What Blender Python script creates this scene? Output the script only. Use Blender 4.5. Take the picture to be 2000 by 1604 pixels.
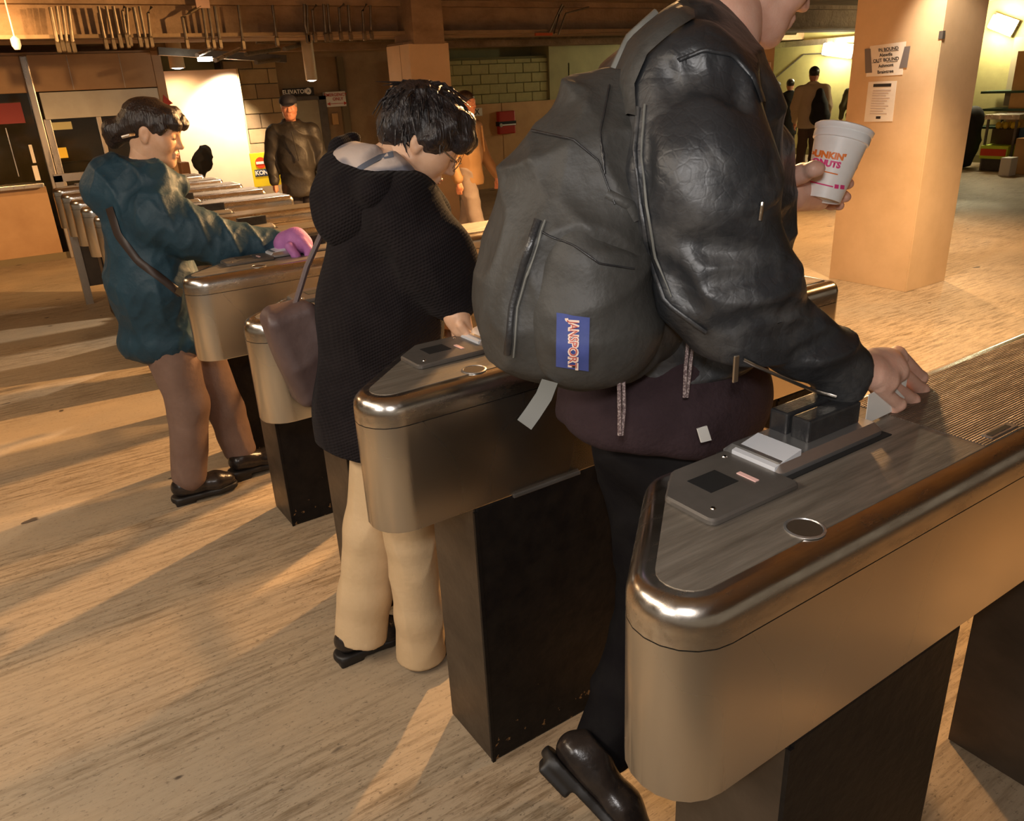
import bpy, bmesh, math, random
import numpy as np
from mathutils import Vector, Matrix, noise as mnoise
for _o in list(bpy.data.objects): bpy.data.objects.remove(_o)
SC = bpy.context.scene
COL = SC.collection
PI = math.pi
# ---------------------------------------------------------------- camera
IW, IH, FPX = 2000.0, 1604.0, 1550.485
CAMZ = 1.588
FW = np.array([0.50077882, 0.77821946, -0.37893937])
RT = np.array([0.82912455, -0.55698584, -0.04815862])
UP = np.array([0.24854183, 0.29007112, 0.92416757])
CO = np.array([0.0, 0.0, CAMZ])
cam_data = bpy.data.cameras.new('camera'); cam = bpy.data.objects.new('camera', cam_data); COL.objects.link(cam)
cam_data.sensor_fit = 'HORIZONTAL'; cam_data.sensor_width = 36.0; cam_data.lens = FPX / IW * 36.0
cam_data.clip_start = 0.02; cam_data.clip_end = 100
_m = Matrix(((RT[0], UP[0], -FW[0], 0), (RT[1], UP[1], -FW[1], 0), (RT[2], UP[2], -FW[2], CAMZ), (0, 0, 0, 1)))
cam.matrix_world = _m
SC.camera = cam
# ---------------------------------------------------------------- world, exposure
SC.view_settings.view_transform = 'Standard'; SC.view_settings.look = 'None'
SC.view_settings.gamma = 1.0; SC.view_settings.use_curve_mapping = False
SC.view_settings.exposure = 0.85
wd = bpy.data.worlds.new('world'); SC.world = wd; wd.use_nodes = True
bg = wd.node_tree.nodes['Background']; bg.inputs[0].default_value = (1.0, 0.80, 0.58, 1); bg.inputs[1].default_value = 0.10
# ---------------------------------------------------------------- lights: unseen overhead areas, camera flash, spots
def area(name, loc, energy, color, size, target=None, sizey=None, spread=None):
    l = bpy.data.lights.new(name, 'AREA'); l.energy = energy; l.color = color; l.size = size
    if sizey: l.shape = 'RECTANGLE'; l.size_y = sizey
    if spread: l.spread = spread
    o = bpy.data.objects.new(name, l); COL.objects.link(o); o.location = loc
    d = (Vector(target) - Vector(loc)) if target else Vector((0, 0, -1))
    o.rotation_euler = d.to_track_quat('-Z', 'Y').to_euler(); return o
def spot(name, loc, energy, color, target, angle=70, blend=0.5, radius=0.05):
    l = bpy.data.lights.new(name, 'SPOT'); l.energy = energy; l.color = color; l.spot_size = math.radians(angle)
    l.spot_blend = blend; l.shadow_soft_size = radius
    o = bpy.data.objects.new(name, l); COL.objects.link(o); o.location = loc
    o.rotation_euler = (Vector(target) - Vector(loc)).to_track_quat('-Z', 'Y').to_euler(); return o
WARM = (1.0, 0.55, 0.22); AMB = (1.0, 0.66, 0.36); NEU = (1.0, 0.84, 0.66)
area('unseen_overhead', (-1.2, 1.9, 2.40), 36, NEU, 0.35, None, 2.2)  # unseen, added for the foreground floor; long to streak the turnstile noses
area('unseen_overhead', (-1.6, 0.2, 2.40), 22, (1.0, 0.93, 0.86), 0.7, (0.4, 1.1, 0.9), 1.0)  # unseen neutral light, added at left so the nearest casing side stays dark
area('unseen_overhead', (-1.0, 5.6, 2.40), 16, AMB, 0.25, None, 0.25)
area('camera_flash', (-0.10, -0.08, 1.80), 7.0, (1.0, 0.95, 0.92), 0.12, (1.2, 1.7, 0.9), 0.10)
spot('exit_spot', (4.6, 4.6, 2.36), 1050, WARM, (0.9, 5.3, 0.0), 120, 0.6, 0.06)
spot('exit_spot', (4.9, 2.4, 2.36), 330, AMB, (4.9, 2.6, 0.0), 105, 0.9, 0.10)
spot('exit_spot', (3.2, 3.2, 2.36), 230, WARM, (1.8, 2.4, 0.4), 125, 0.8, 0.08)
spot('exit_spot', (4.3, 0.8, 2.36), 170, WARM, (3.4, 1.0, 0.0), 88, 0.7, 0.08)
spot('exit_spot', (7.6, 5.2, 2.36), 330, WARM, (7.0, 4.8, 0.0), 120, 0.9, 0.10)
spot('exit_spot', (6.4, 8.6, 2.36), 330, AMB, (6.0, 9.0, 0.0), 130, 0.9, 0.10)
spot('panel_spot', (3.34, 10.80, 1.98), 170, NEU, (3.12, 11.3, 1.32), 82, 0.5, 0.05)
spot('row_spot', (2.4, 6.6, 2.36), 150, NEU, (1.3, 6.2, 1.0), 80, 0.6, 0.05)
spot('booth_spot', (0.2, 7.6, 2.36), 105, WARM, (0.6, 10.2, 0.6), 110, 0.9, 0.10)
spot('pillar_spot', (5.25, 3.1, 2.40), 60, NEU, (6.3, 3.3, 1.1), 60, 0.8, 0.05)
# ---------------------------------------------------------------- pixel helpers (photo pixel -> point on a known plane)
def ray(x, y):
    d = FW + RT * ((x - IW / 2) / FPX) - UP * ((y - IH / 2) / FPX); return d / np.linalg.norm(d)
def PYl(x, y, Y): d = ray(x, y); return CO + d * (Y / d[1])
def PZl(x, y, Z=0.0): d = ray(x, y); return CO + d * ((Z - CAMZ) / d[2])
def PXl(x, y, X): d = ray(x, y); return CO + d * (X / d[0])
# ---------------------------------------------------------------- scene helpers
WLOC = {}
def thing(name, label, cat, loc=(0, 0, 0), group=None, kind=None):
    o = bpy.data.objects.new(name, None); COL.objects.link(o); o.location = loc; o.empty_display_size = 0.1
    WLOC[o.name] = Vector(loc)
    o['label'] = label; o['category'] = cat
    if group: o['group'] = group
    return o
def tag(o, label, cat, group=None):
    o['label'] = label; o['category'] = cat
    if group: o['group'] = group
    return o
def root_loc(o):
    while o.parent: o = o.parent
    return Vector(o.location)
def mesh_obj(name, me, mat=None, parent=None, smooth=False):
    o = bpy.data.objects.new(name, me); COL.objects.link(o)
    if mat is not None: me.materials.append(mat)
    if smooth: me.polygons.foreach_set('use_smooth', [True] * len(me.polygons))
    if parent is not None:
        o.parent = parent; L = root_loc(parent)
        if L.length > 0: me.transform(Matrix.Translation(-L))
    return o
def from_arrays(name, V, Fs, mat=None, parent=None, smooth=True):
    me = bpy.data.meshes.new(name); me.from_pydata([tuple(map(float, v)) for v in V], [], [tuple(map(int, f)) for f in Fs]); me.validate()
    return mesh_obj(name, me, mat, parent, smooth)
class B:
    """collects simple solids into one mesh"""
    def __init__(s): s.bm = bmesh.new()
    def box(s, a, b, R=None, c=None):
        x0, y0, z0 = a; x1, y1, z1 = b
        vs = [s.bm.verts.new(p) for p in ((x0,y0,z0),(x1,y0,z0),(x1,y1,z0),(x0,y1,z0),(x0,y0,z1),(x1,y0,z1),(x1,y1,z1),(x0,y1,z1))]
        for f in ((3,2,1,0),(4,5,6,7),(0,1,5,4),(1,2,6,5),(2,3,7,6),(3,0,4,7)): s.bm.faces.new([vs[i] for i in f])
        if R is not None: bmesh.ops.rotate(s.bm, verts=vs, cent=c if c is not None else ((x0+x1)/2,(y0+y1)/2,(z0+z1)/2), matrix=R)
        return vs
    def tube(s, pts, r, n=8, caps=True):
        pts = [Vector(p) for p in pts]; rs = r if isinstance(r, (list, tuple)) else [r] * len(pts)
        rings = []
        for i, p in enumerate(pts):
            t = (pts[min(i+1, len(pts)-1)] - pts[max(i-1, 0)]).normalized()
            a = Vector((0, 0, 1)) if abs(t.z) < 0.9 else Vector((1, 0, 0))
            u = t.cross(a).normalized(); v = t.cross(u)
            rings.append([s.bm.verts.new(p + (u*math.cos(k*2*PI/n) + v*math.sin(k*2*PI/n)) * rs[i]) for k in range(n)])
        for A, Bq in zip(rings, rings[1:]):
            for k in range(n): s.bm.faces.new((A[k], A[(k+1) % n], Bq[(k+1) % n], Bq[k]))
        if caps: s.bm.faces.new(rings[0][::-1]); s.bm.faces.new(rings[-1])
        return s
    def rings(s, loops, cap0=True, cap1=True):
        R = [[s.bm.verts.new(p) for p in L] for L in loops]
        n = len(R[0])
        for A, Bq in zip(R, R[1:]):
            for k in range(n): s.bm.faces.new((A[k], A[(k+1) % n], Bq[(k+1) % n], Bq[k]))
        if cap0: s.bm.faces.new(R[0][::-1])
        if cap1: s.bm.faces.new(R[-1])
        return s
    def lathe(s, prof, c, ax=(0, 0, 1), n=24, caps=True):
        ax = Vector(ax).normalized(); a = Vector((1, 0, 0)) if abs(ax.x) < 0.9 else Vector((0, 1, 0))
        u = ax.cross(a).normalized(); v = ax.cross(u); c = Vector(c)
        return s.rings([[c + ax*h + (u*math.cos(k*2*PI/n) + v*math.sin(k*2*PI/n)) * r for k in range(n)] for r, h in prof], caps, caps)
    def quad(s, pts): s.bm.faces.new([s.bm.verts.new(p) for p in pts]); return s
    def prism(s, pts, d):
        d = Vector(d); return s.rings([[Vector(p) for p in pts], [Vector(p) + d for p in pts]])
    def build(s, name, mat=None, parent=None, smooth=False, bevel=0, seg=2):
        bmesh.ops.recalc_face_normals(s.bm, faces=s.bm.faces)
        if bevel:
            bmesh.ops.bevel(s.bm, geom=[e for e in s.bm.edges if len(e.link_faces) == 2 and e.calc_face_angle(0) > 0.5], offset=bevel, segments=seg, affect='EDGES', profile=0.6)
        me = bpy.data.meshes.new(name); s.bm.to_mesh(me); s.bm.free()
        o = mesh_obj(name, me, mat, parent, False)
        if smooth:
            me.polygons.foreach_set('use_smooth', [True] * len(me.polygons))
            try: me.set_sharp_from_angle(angle=math.radians(smooth if smooth is not True else 40))
            except Exception: pass
        return o
def boxo(name, a, b, mat, parent=None, bevel=0): 
    q = B(); q.box(a, b); return q.build(name, mat, parent, bevel=bevel)
def struct(o): o['kind'] = 'structure'; return o
def copy_tree(o, parent=None):
    c = o.copy(); COL.objects.link(c); c.parent = parent
    for ch in list(o.children): copy_tree(ch, c)
    return c
def text_mesh(txt, size, extrude=0.0006, align='CENTER', offset=0.0, shear=0.0, spacing=1.0):
    cu = bpy.data.curves.new('lettering', 'FONT'); cu.body = txt; cu.size = size; cu.align_x = align; cu.align_y = 'CENTER'
    cu.extrude = extrude; cu.offset = offset; cu.shear = shear; cu.space_character = spacing; cu.resolution_u = 3
    o = bpy.data.objects.new('lettering_tmp', cu); COL.objects.link(o)
    bpy.context.view_layer.update()
    me = bpy.data.meshes.new_from_object(o.evaluated_get(bpy.context.evaluated_depsgraph_get()))
    bpy.data.objects.remove(o); bpy.data.curves.remove(cu); return me
def text_on(name, txt, size, origin, ux, uy, mat, parent, extrude=0.0006, **kw):
    """flat lettering: ux reading direction, uy glyph-up direction"""
    me = text_mesh(txt, size, extrude, **kw); ux = Vector(ux).normalized(); uy = Vector(uy).normalized(); uz = ux.cross(uy)
    M4 = Matrix(((ux.x, uy.x, uz.x, origin[0]), (ux.y, uy.y, uz.y, origin[1]), (ux.z, uy.z, uz.z, origin[2]), (0, 0, 0, 1)))
    me.transform(M4); return mesh_obj(name, me, mat, parent)
# ---------------------------------------------------------------- materials
def newmat(name):
    m = bpy.data.materials.new(name); m.use_nodes = True; nt = m.node_tree
    return m, nt, nt.nodes['Principled BSDF']
def M(name, c, rough=0.5, metal=0.0, c2=None, scale=8.0, stretch=(1, 1, 1), bump=0.0, bscale=60.0, bstretch=None, spec=0.5, contrast=(0.35, 0.65), detail=6.0, rvar=0.0, coat=0.0, emit=None, estr=0.0, bdist=0.01, sheen=0.0, trans=0.0, alpha=1.0):
    m, nt, p = newmat(name); N = nt.nodes; L = nt.links
    p.inputs['Base Color'].default_value = (*c, 1); p.inputs['Roughness'].default_value = rough; p.inputs['Metallic'].default_value = metal
    p.inputs['Specular IOR Level'].default_value = spec
    if coat: p.inputs['Coat Weight'].default_value = coat; p.inputs['Coat Roughness'].default_value = 0.15
    if sheen: p.inputs['Sheen Weight'].default_value = sheen
    if trans: p.inputs['Transmission Weight'].default_value = trans
    if alpha < 1: p.inputs['Alpha'].default_value = alpha
    if emit: p.inputs['Emission Color'].default_value = (*emit, 1); p.inputs['Emission Strength'].default_value = estr
    tc = N.new('ShaderNodeTexCoord')
    if c2 is not None or rvar:
        mp = N.new('ShaderNodeMapping'); mp.inputs['Scale'].default_value = stretch; L.new(tc.outputs['Object'], mp.inputs[0])
        nz = N.new('ShaderNodeTexNoise'); nz.inputs['Scale'].default_value = scale; nz.inputs['Detail'].default_value = detail; nz.inputs['Roughness'].default_value = 0.62
        L.new(mp.outputs[0], nz.inputs['Vector'])
        cr = N.new('ShaderNodeMapRange'); cr.inputs[1].default_value = contrast[0]; cr.inputs[2].default_value = contrast[1]; L.new(nz.outputs[0], cr.inputs[0])
        if c2 is not None:
            mx = N.new('ShaderNodeMix'); mx.data_type = 'RGBA'; mx.inputs[6].default_value = (*c, 1); mx.inputs[7].default_value = (*c2, 1)
            L.new(cr.outputs[0], mx.inputs[0]); L.new(mx.outputs[2], p.inputs['Base Color'])
        if rvar:
            ra = N.new('ShaderNodeMapRange'); ra.inputs[3].default_value = max(0.02, rough - rvar); ra.inputs[4].default_value = rough + rvar
            L.new(cr.outputs[0], ra.inputs[0]); L.new(ra.outputs[0], p.inputs['Roughness'])
    if bump:
        mp2 = N.new('ShaderNodeMapping'); mp2.inputs['Scale'].default_value = bstretch or (1, 1, 1); L.new(tc.outputs['Object'], mp2.inputs[0])
        nb = N.new('ShaderNodeTexNoise'); nb.inputs['Scale'].default_value = bscale; nb.inputs['Detail'].default_value = 5; L.new(mp2.outputs[0], nb.inputs['Vector'])
        bp = N.new('ShaderNodeBump'); bp.inputs['Strength'].default_value = bump; bp.inputs['Distance'].default_value = bdist
        L.new(nb.outputs[0], bp.inputs['Height']); L.new(bp.outputs[0], p.inputs['Normal'])
    return m
def add_wave_bump(m, scale, direction='DIAGONAL', strength=0.5, dist=0.004, rot=(0, 0, 0), profile='SIN'):
    nt = m.node_tree; N = nt.nodes; L = nt.links; p = N['Principled BSDF']
    tc = N.new('ShaderNodeTexCoord'); mp = N.new('ShaderNodeMapping'); mp.inputs['Rotation'].default_value = rot; L.new(tc.outputs['Object'], mp.inputs[0])
    w = N.new('ShaderNodeTexWave'); w.bands_direction = direction; w.wave_profile = profile; w.inputs['Scale'].default_value = scale; w.inputs['Distortion'].default_value = 0.6; w.inputs['Detail'].default_value = 1
    L.new(mp.outputs[0], w.inputs['Vector']); bp = N.new('ShaderNodeBump'); bp.inputs['Strength'].default_value = strength; bp.inputs['Distance'].default_value = dist
    L.new(w.outputs[1], bp.inputs['Height'])
    prev = p.inputs['Normal'].links[0].from_socket if p.inputs['Normal'].links else None
    if prev: L.new(prev, bp.inputs['Normal'])
    L.new(bp.outputs[0], p.inputs['Normal']); return m
def add_crackle_bump(m, scale, strength=0.2, dist=0.003):
    nt = m.node_tree; N = nt.nodes; L = nt.links; p = N['Principled BSDF']
    tc = N.new('ShaderNodeTexCoord'); v = N.new('ShaderNodeTexVoronoi'); v.feature = 'DISTANCE_TO_EDGE'; v.inputs['Scale'].default_value = scale; L.new(tc.outputs['Object'], v.inputs['Vector'])
    r = N.new('ShaderNodeMapRange'); r.inputs[1].default_value = 0; r.inputs[2].default_value = .12; L.new(v.outputs['Distance'], r.inputs[0])
    bp = N.new('ShaderNodeBump'); bp.inputs['Strength'].default_value = strength; bp.inputs['Distance'].default_value = dist; L.new(r.outputs[0], bp.inputs['Height'])
    if p.inputs['Normal'].links: L.new(p.inputs['Normal'].links[0].from_socket, bp.inputs['Normal'])
    L.new(bp.outputs[0], p.inputs['Normal']); return m
# steel
STEEL = M('brushed_steel', (0.72, 0.67, 0.60), 0.27, 1.0, (0.60, 0.55, 0.48), 3.0, (1, 1, .6), rvar=0.06, detail=1.5, contrast=(.3, .75))
LIDST = M('worn_steel_rim', (0.76, 0.71, 0.64), 0.24, 1.0, (0.55, 0.49, 0.42), 4.0, (3, 12, 12), 0.02, 30, (2, 40, 40), rvar=0.06)
TREAD = M('grimy_top_sheet', (0.27, 0.235, 0.19), 0.46, 0.45, (0.12, 0.10, 0.077), 5.0, (1.2, 14, 14), 0.10, 40, (1, 10, 10), rvar=0.12, contrast=(.3, .7))
GRIDM = M('ribbed_top_sheet', (0.20, 0.145, 0.105), 0.5, 0.5, (0.12, 0.086, 0.06), 6.0, (1.2, 10, 10), rvar=0.1)
add_wave_bump(GRIDM, 62, 'X', 0.6, 0.002); add_wave_bump(GRIDM, 62, 'Y', 0.6, 0.002)
PEDM = M('chipped_black_paint', (0.006, 0.005, 0.005), 0.5, 0.0, (0.013, 0.010, 0.008), 20, bump=0.2, bscale=35, spec=.2)
def chipped(m):
    nt = m.node_tree; N = nt.nodes; L = nt.links; p = N['Principled BSDF']
    prev = p.inputs['Base Color'].links[0].from_socket
    tc = N.new('ShaderNodeTexCoord'); n1 = N.new('ShaderNodeTexNoise'); n1.inputs['Scale'].default_value = 26; n1.inputs['Detail'].default_value = 4; n1.inputs['Roughness'].default_value = .7
    L.new(tc.outputs['Object'], n1.inputs['Vector'])
    sx = N.new('ShaderNodeSeparateXYZ'); L.new(tc.outputs['Object'], sx.inputs[0])
    zr = N.new('ShaderNodeMapRange'); zr.inputs[1].default_value = 0.0; zr.inputs[2].default_value = 0.36; zr.inputs[3].default_value = 0.60; zr.inputs[4].default_value = 0.80; L.new(sx.outputs[2], zr.inputs[0])
    gt = N.new('ShaderNodeMath'); gt.operation = 'GREATER_THAN'; L.new(n1.outputs[0], gt.inputs[0]); L.new(zr.outputs[0], gt.inputs[1])
    mx = N.new('ShaderNodeMix'); mx.data_type = 'RGBA'; mx.inputs[7].default_value = (0.20, 0.11, 0.045, 1)
    L.new(gt.outputs[0], mx.inputs[0]); L.new(prev, mx.inputs[6]); L.new(mx.outputs[2], p.inputs['Base Color'])
chipped(PEDM)
PEDF = M('brown_front_panel', (0.10, 0.074, 0.052), 0.42, 0.5, (0.07, 0.052, 0.036), 5, (1, 1, 1.5), 0.05, 60, rvar=.06)
DARKMETAL = M('dark_metal_plate', (0.145, 0.13, 0.115), 0.36, 0.4, (0.105, 0.094, 0.082), 9, rvar=.08)
PALESTEEL = M('pale_steel', (0.68, 0.68, 0.68), 0.32, 0.9, (0.55, 0.54, 0.52), 7, rvar=.06)
BLACKPL = M('black_plastic', (0.015, 0.015, 0.017), 0.32, 0, (0.03, 0.03, 0.03), 30, bump=.1, bscale=200)
DARKGAP = M('dark_gap', (0.006, 0.006, 0.006), 0.7)
CHROME = M('chrome_tube', (0.80, 0.74, 0.66), 0.14, 1.0)
WHITEPL = M('white_card', (0.80, 0.79, 0.74), 0.5)
# building
FLOORM, _nt, _p = newmat('streaked_concrete_floor')
def floor_mat():
    nt = _nt; N = nt.nodes; L = nt.links; p = _p
    tc = N.new('ShaderNodeTexCoord')
    def noise(scale, st, det=6, rot=0.0, rough=.6):
        mp = N.new('ShaderNodeMapping'); mp.inputs['Scale'].default_value = st; mp.inputs['Rotation'].default_value = (0, 0, rot); L.new(tc.outputs['Object'], mp.inputs[0])
        n = N.new('ShaderNodeTexNoise'); n.inputs['Scale'].default_value = scale; n.inputs['Detail'].default_value = det; n.inputs['Roughness'].default_value = rough; L.new(mp.outputs[0], n.inputs['Vector']); return n.outputs[0]
    def rng(s, a, b, c=0., d=1.):
        r = N.new('ShaderNodeMapRange'); r.inputs[1].default_value = a; r.inputs[2].default_value = b; r.inputs[3].default_value = c; r.inputs[4].default_value = d; L.new(s, r.inputs[0]); return r.outputs[0]
    def mix(f, a, b):
        m = N.new('ShaderNodeMix'); m.data_type = 'RGBA'; L.new(f, m.inputs[0])
        for i, v in ((6, a), (7, b)):
            if isinstance(v, tuple): m.inputs[i].default_value = (*v, 1)
            else: L.new(v, m.inputs[i])
        return m.outputs[2]
    big = noise(0.9, (1, 1, 1), 4); col = mix(rng(big, .35, .65), (0.40, 0.30, 0.19), (0.30, 0.245, 0.175))
    streak = noise(3.0, (1.6, 17, 1), 9, 0.0, .74); zone = noise(0.55, (0.5, 2.2, 1), 3)
    m1 = N.new('ShaderNodeMath'); m1.operation = 'MULTIPLY'; L.new(rng(streak, .46, .62), m1.inputs[0]); L.new(rng(zone, .38, .58), m1.inputs[1])
    m1b = N.new('ShaderNodeMath'); m1b.operation = 'MULTIPLY'; L.new(m1.outputs[0], m1b.inputs[0]); m1b.inputs[1].default_value = .9; col = mix(m1b.outputs[0], col, (0.13, 0.088, 0.048))
    fine = noise(48, (1, 2.0, 1), 4, .0, .75); m2 = N.new('ShaderNodeMath'); m2.operation = 'MULTIPLY'; L.new(rng(fine, .56, .68), m2.inputs[0]); L.new(rng(zone, .30, .62, .3, 1), m2.inputs[1])
    col = mix(m2.outputs[0], col, (0.085, 0.06, 0.04))
    spot_ = noise(5.5, (1, 1.6, 1), 2, 0, .4); col = mix(rng(spot_, .735, .75), col, (0.07, 0.052, 0.038))
    L.new(col, p.inputs['Base Color']); L.new(rng(big, .3, .7, .50, .68), p.inputs['Roughness']); p.inputs['Specular IOR Level'].default_value = .35
    bp = N.new('ShaderNodeBump'); bp.inputs['Strength'].default_value = .35; bp.inputs['Distance'].default_value = .006; L.new(streak, bp.inputs['Height']); L.new(bp.outputs[0], p.inputs['Normal'])
floor_mat()
CEILM = M('sooty_concrete_ceiling', (0.30, 0.21, 0.12), 0.9, 0, (0.17, 0.115, 0.06), 1.6, (1, 2, 1), .4, 8, bdist=.03)
BEAMM = M('rough_brown_concrete', (0.33, 0.22, 0.125), 0.9, 0, (0.20, 0.125, 0.065), 2.5, (1, 1, 2), .5, 14, bdist=.03)
TANM = M('painted_tan_board', (0.66, 0.47, 0.28), 0.55, 0, (0.56, 0.39, 0.22), 2.2, bump=.06, bscale=60)
ORNM = M('orange_tan_wall', (0.62, 0.36, 0.14), 0.6, 0, (0.50, 0.28, 0.10), 2.5, bump=.06, bscale=40)
GRNM = M('yellow_green_wall', (0.42, 0.38, 0.16), 0.65, 0, (0.34, 0.31, 0.13), 2.5, bump=.1, bscale=40)
GRNB = M('yellow_green_block', (0.44, 0.39, 0.15), 0.7, 0, (0.34, 0.30, 0.11), 4, bump=.25, bscale=50)
TANB = M('tan_block', (0.48, 0.34, 0.17), 0.75, 0, (0.38, 0.26, 0.12), 4, bump=.25, bscale=50)
TANB2 = M('brown_block', (0.36, 0.24, 0.12), 0.75, 0, (0.28, 0.18, 0.09), 4, bump=.25, bscale=50)
JOINT = M('mortar_joint', (0.17, 0.13, 0.07), 0.9)
JOINTG = M('green_mortar_joint', (0.18, 0.16, 0.06), 0.9)
BOOTHM = M('brown_laminate', (0.44, 0.27, 0.13), 0.45, 0, (0.35, 0.20, 0.09), 2.0, bump=.05, bscale=30)
ALU = M('aluminium', (0.62, 0.57, 0.50), 0.32, 0.9, (0.45, 0.40, 0.33), 8, (1, 1, .3), rvar=.1)
SIGNW = M('grey_white_sign_panel', (0.60, 0.58, 0.50), 0.5, 0, (0.52, 0.49, 0.42), 4)
GLASS = M('window_glass', (0.75, 0.72, 0.6), 0.05, 0, trans=1.0)
CONDM = M('conduit_metal', (0.20, 0.155, 0.10), 0.45, 0.6, (0.12, 0.09, 0.055), 12)
PAPER = M('white_paper', (0.82, 0.76, 0.66), 0.7, 0, (0.76, 0.70, 0.60), 6)
TAPE = M('grey_duct_tape', (0.17, 0.15, 0.145), 0.4)
INK = M('black_ink', (0.02, 0.018, 0.018), 0.6)
GREYINK = M('grey_ink', (0.55, 0.47, 0.42), 0.7)
REDINK = M('red_ink', (0.50, 0.045, 0.02), 0.6)
WHITEINK = M('white_ink', (0.85, 0.82, 0.75), 0.5)
LAMPM = M('lit_tube', (1, 1, 1), 0.5, emit=(1.0, 0.93, 0.74), estr=14)
BULBM = M('lit_bulb', (1, 1, 1), 0.5, emit=(1.0, 0.88, 0.78), estr=9)
LAMPCAN = M('cream_lamp_can', (0.55, 0.44, 0.28), 0.5)
# ================================================================ SETTING
struct(boxo('floor', (-9, -4, -0.12), (20, 14.5, 0.0), FLOORM))
CZ = 2.46
struct(boxo('ceiling', (-9, -4, CZ), (20, 14.5, CZ + 0.15), CEILM))
# back wall: green block wall above, orange dado partition below, tan pier, elevator recess
BY = 11.75
wb = struct(boxo('wall_back', (-9, BY + 0.52, 0), (14.2, BY + 0.72, CZ), GRNM))
# green blocks, each its own piece
gw = struct(boxo('wall_block_infill', (6.3, BY + 0.05, 1.0), (8.65, BY + 0.52, 2.02), JOINTG))
gw.name = 'wall_back_infill'
bw, bh = 0.335, 0.150
blk_me = None
rng_ = random.Random(5)
def block_wall(parent, x0, x1, z0, z1, y, bw, bh, mats, depth=0.03, gap=0.009, axis='x'):
    L = root_loc(parent); protos = {}
    row = 0; z = z0
    while z < z1 - 0.02:
        x = x0 - (bw / 2 if row % 2 else 0)
        while x < x1 - 0.02:
            a, b = max(x, x0) + gap / 2, min(x + bw, x1) - gap / 2; t = min(z + bh, z1) - gap / 2
            if b - a > 0.03:
                m = rng_.choice(mats); key = (round(b - a, 3), round(t - z, 3), m.name)
                if key not in protos:
                    q = B(); q.box((0, -depth, 0), (b - a, 0.02, t - z - gap / 2)); ob = q.build('block', m, None, bevel=0.006, seg=1)
                    protos[key] = ob.data; COL.objects.unlink(ob); bpy.data.objects.remove(ob)
                o = bpy.data.objects.new('block', protos[key]); COL.objects.link(o); o.parent = parent
                o.location = Vector((a, y + rng_.uniform(-.004, .004), z + gap / 2)) - L
            x += bw
        z += bh; row += 1
block_wall(gw, 6.3, 8.65, 1.02, 1.99, BY + 0.05, bw, bh, [GRNB])
# concrete post and dark window right of the blocks
struct(boxo('trim_1', (8.65, BY - 0.02, 0), (9.05, BY + 0.5, CZ), GRNM))
_w0 = PYl(1060, 125, BY + .5); _w1 = PYl(1108, 190, BY + .5)
win = boxo('window_1', (_w0[0], BY + 0.44, _w1[2]), (_w1[0], BY + 0.54, _w0[2]), DARKGAP); struct(win)
q = B(); q.box((_w0[0]-.05, BY+.42, _w1[2]-.05), (_w0[0], BY+.54, _w0[2]+.05)); q.box((_w1[0], BY+.42, _w1[2]-.05), (_w1[0]+.05, BY+.54, _w0[2]+.05)); q.box((_w0[0], BY+.42, _w0[2]), (_w1[0], BY+.54, _w0[2]+.05)); q.box((_w0[0], BY+.42, _w1[2]-.05), (_w1[0], BY+.54, _w1[2])); q.box(((_w0[0]+_w1[0])/2-.02, BY+.42, _w1[2]), ((_w0[0]+_w1[0])/2+.02, BY+.54, _w0[2]))
q.build('window_frame', GRNM, win)
# orange dado partition: separate panels with joints
dado = thing('partition_wall', 'low orange painted partition below the green block wall', 'partition', (6.2, BY - .05, 0))
xs = [6.2, 7.02, 7.62, 8.9, 10.2, 11.6, 14.0]
for a, b in zip(xs, xs[1:]): boxo('panel', (a + .006, BY - .07, 0), (b - .006, BY - .02, 1.325), ORNM, dado, bevel=.004)
boxo('backing', (6.2, BY - .02, 0), (14.0, BY - .005, 1.31), JOINT, dado)
# right wall with corridor lights
wr = struct(boxo('wall_right', (14.3, -4, 0), (14.5, 14.5, CZ), GRNM))
q = B(); q.tube([PXl(x, y, 14.27) for x, y in ((1500, 165), (1535, 135), (1570, 106), (1612, 104))], .012, 6); q.build('trim_2', DARKMETAL, None); struct(bpy.data.objects['trim_2'])
struct(boxo('trim_3', (14.22, 9.4, 2.02), (14.3, 14, 2.12), ALU))
struct(boxo('baseboard_right', (14.27, -4, 0), (14.3, 11.6, .12), JOINTG))
# tan pier of large blocks beside elevator
pier = struct(boxo('wall_pier', (3.28, 11.95, 0), (4.03, 12.3, 2.1), JOINT)); pier.name = 'wall_elevator_side'
block_wall(pier, 3.30, 4.03, 0.02, 2.08, 11.94, 0.40, 0.195, [TANB, TANB, TANB2])
struct(boxo('wall_elevator', (4.03, 12.15, 0), (6.25, 12.3, CZ), TANB2))
# elevator door
dr = PYl(576, 200, 12.1); dl = PYl(622, 190, 12.1); DZ = PYl(600, 196, 12.1)[2]
e1 = struct(boxo('door_1', (dr[0] - .28, 12.09, 0), (dl[0] - .02, 12.15, DZ), M('steel_door', (.46, .42, .30), .45, .3, (.38, .34, .24), 3)))
q = B(); q.box((dl[0] - .02, 12.04, 0), (dl[0] + .09, 12.15, DZ + .05)); q.box((dr[0] - .36, 12.04, DZ), (dl[0] + .09, 12.15, DZ + .05)); q.box((dr[0] - .36, 12.04, 0), (dr[0] - .28, 12.15, DZ + .05))
q.build('door_frame', DARKMETAL, e1)
boxo('door_slot', (dl[0] - .33, 12.075, .80), (dl[0] - .27, 12.09, 1.22), DARKGAP, e1)
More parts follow.
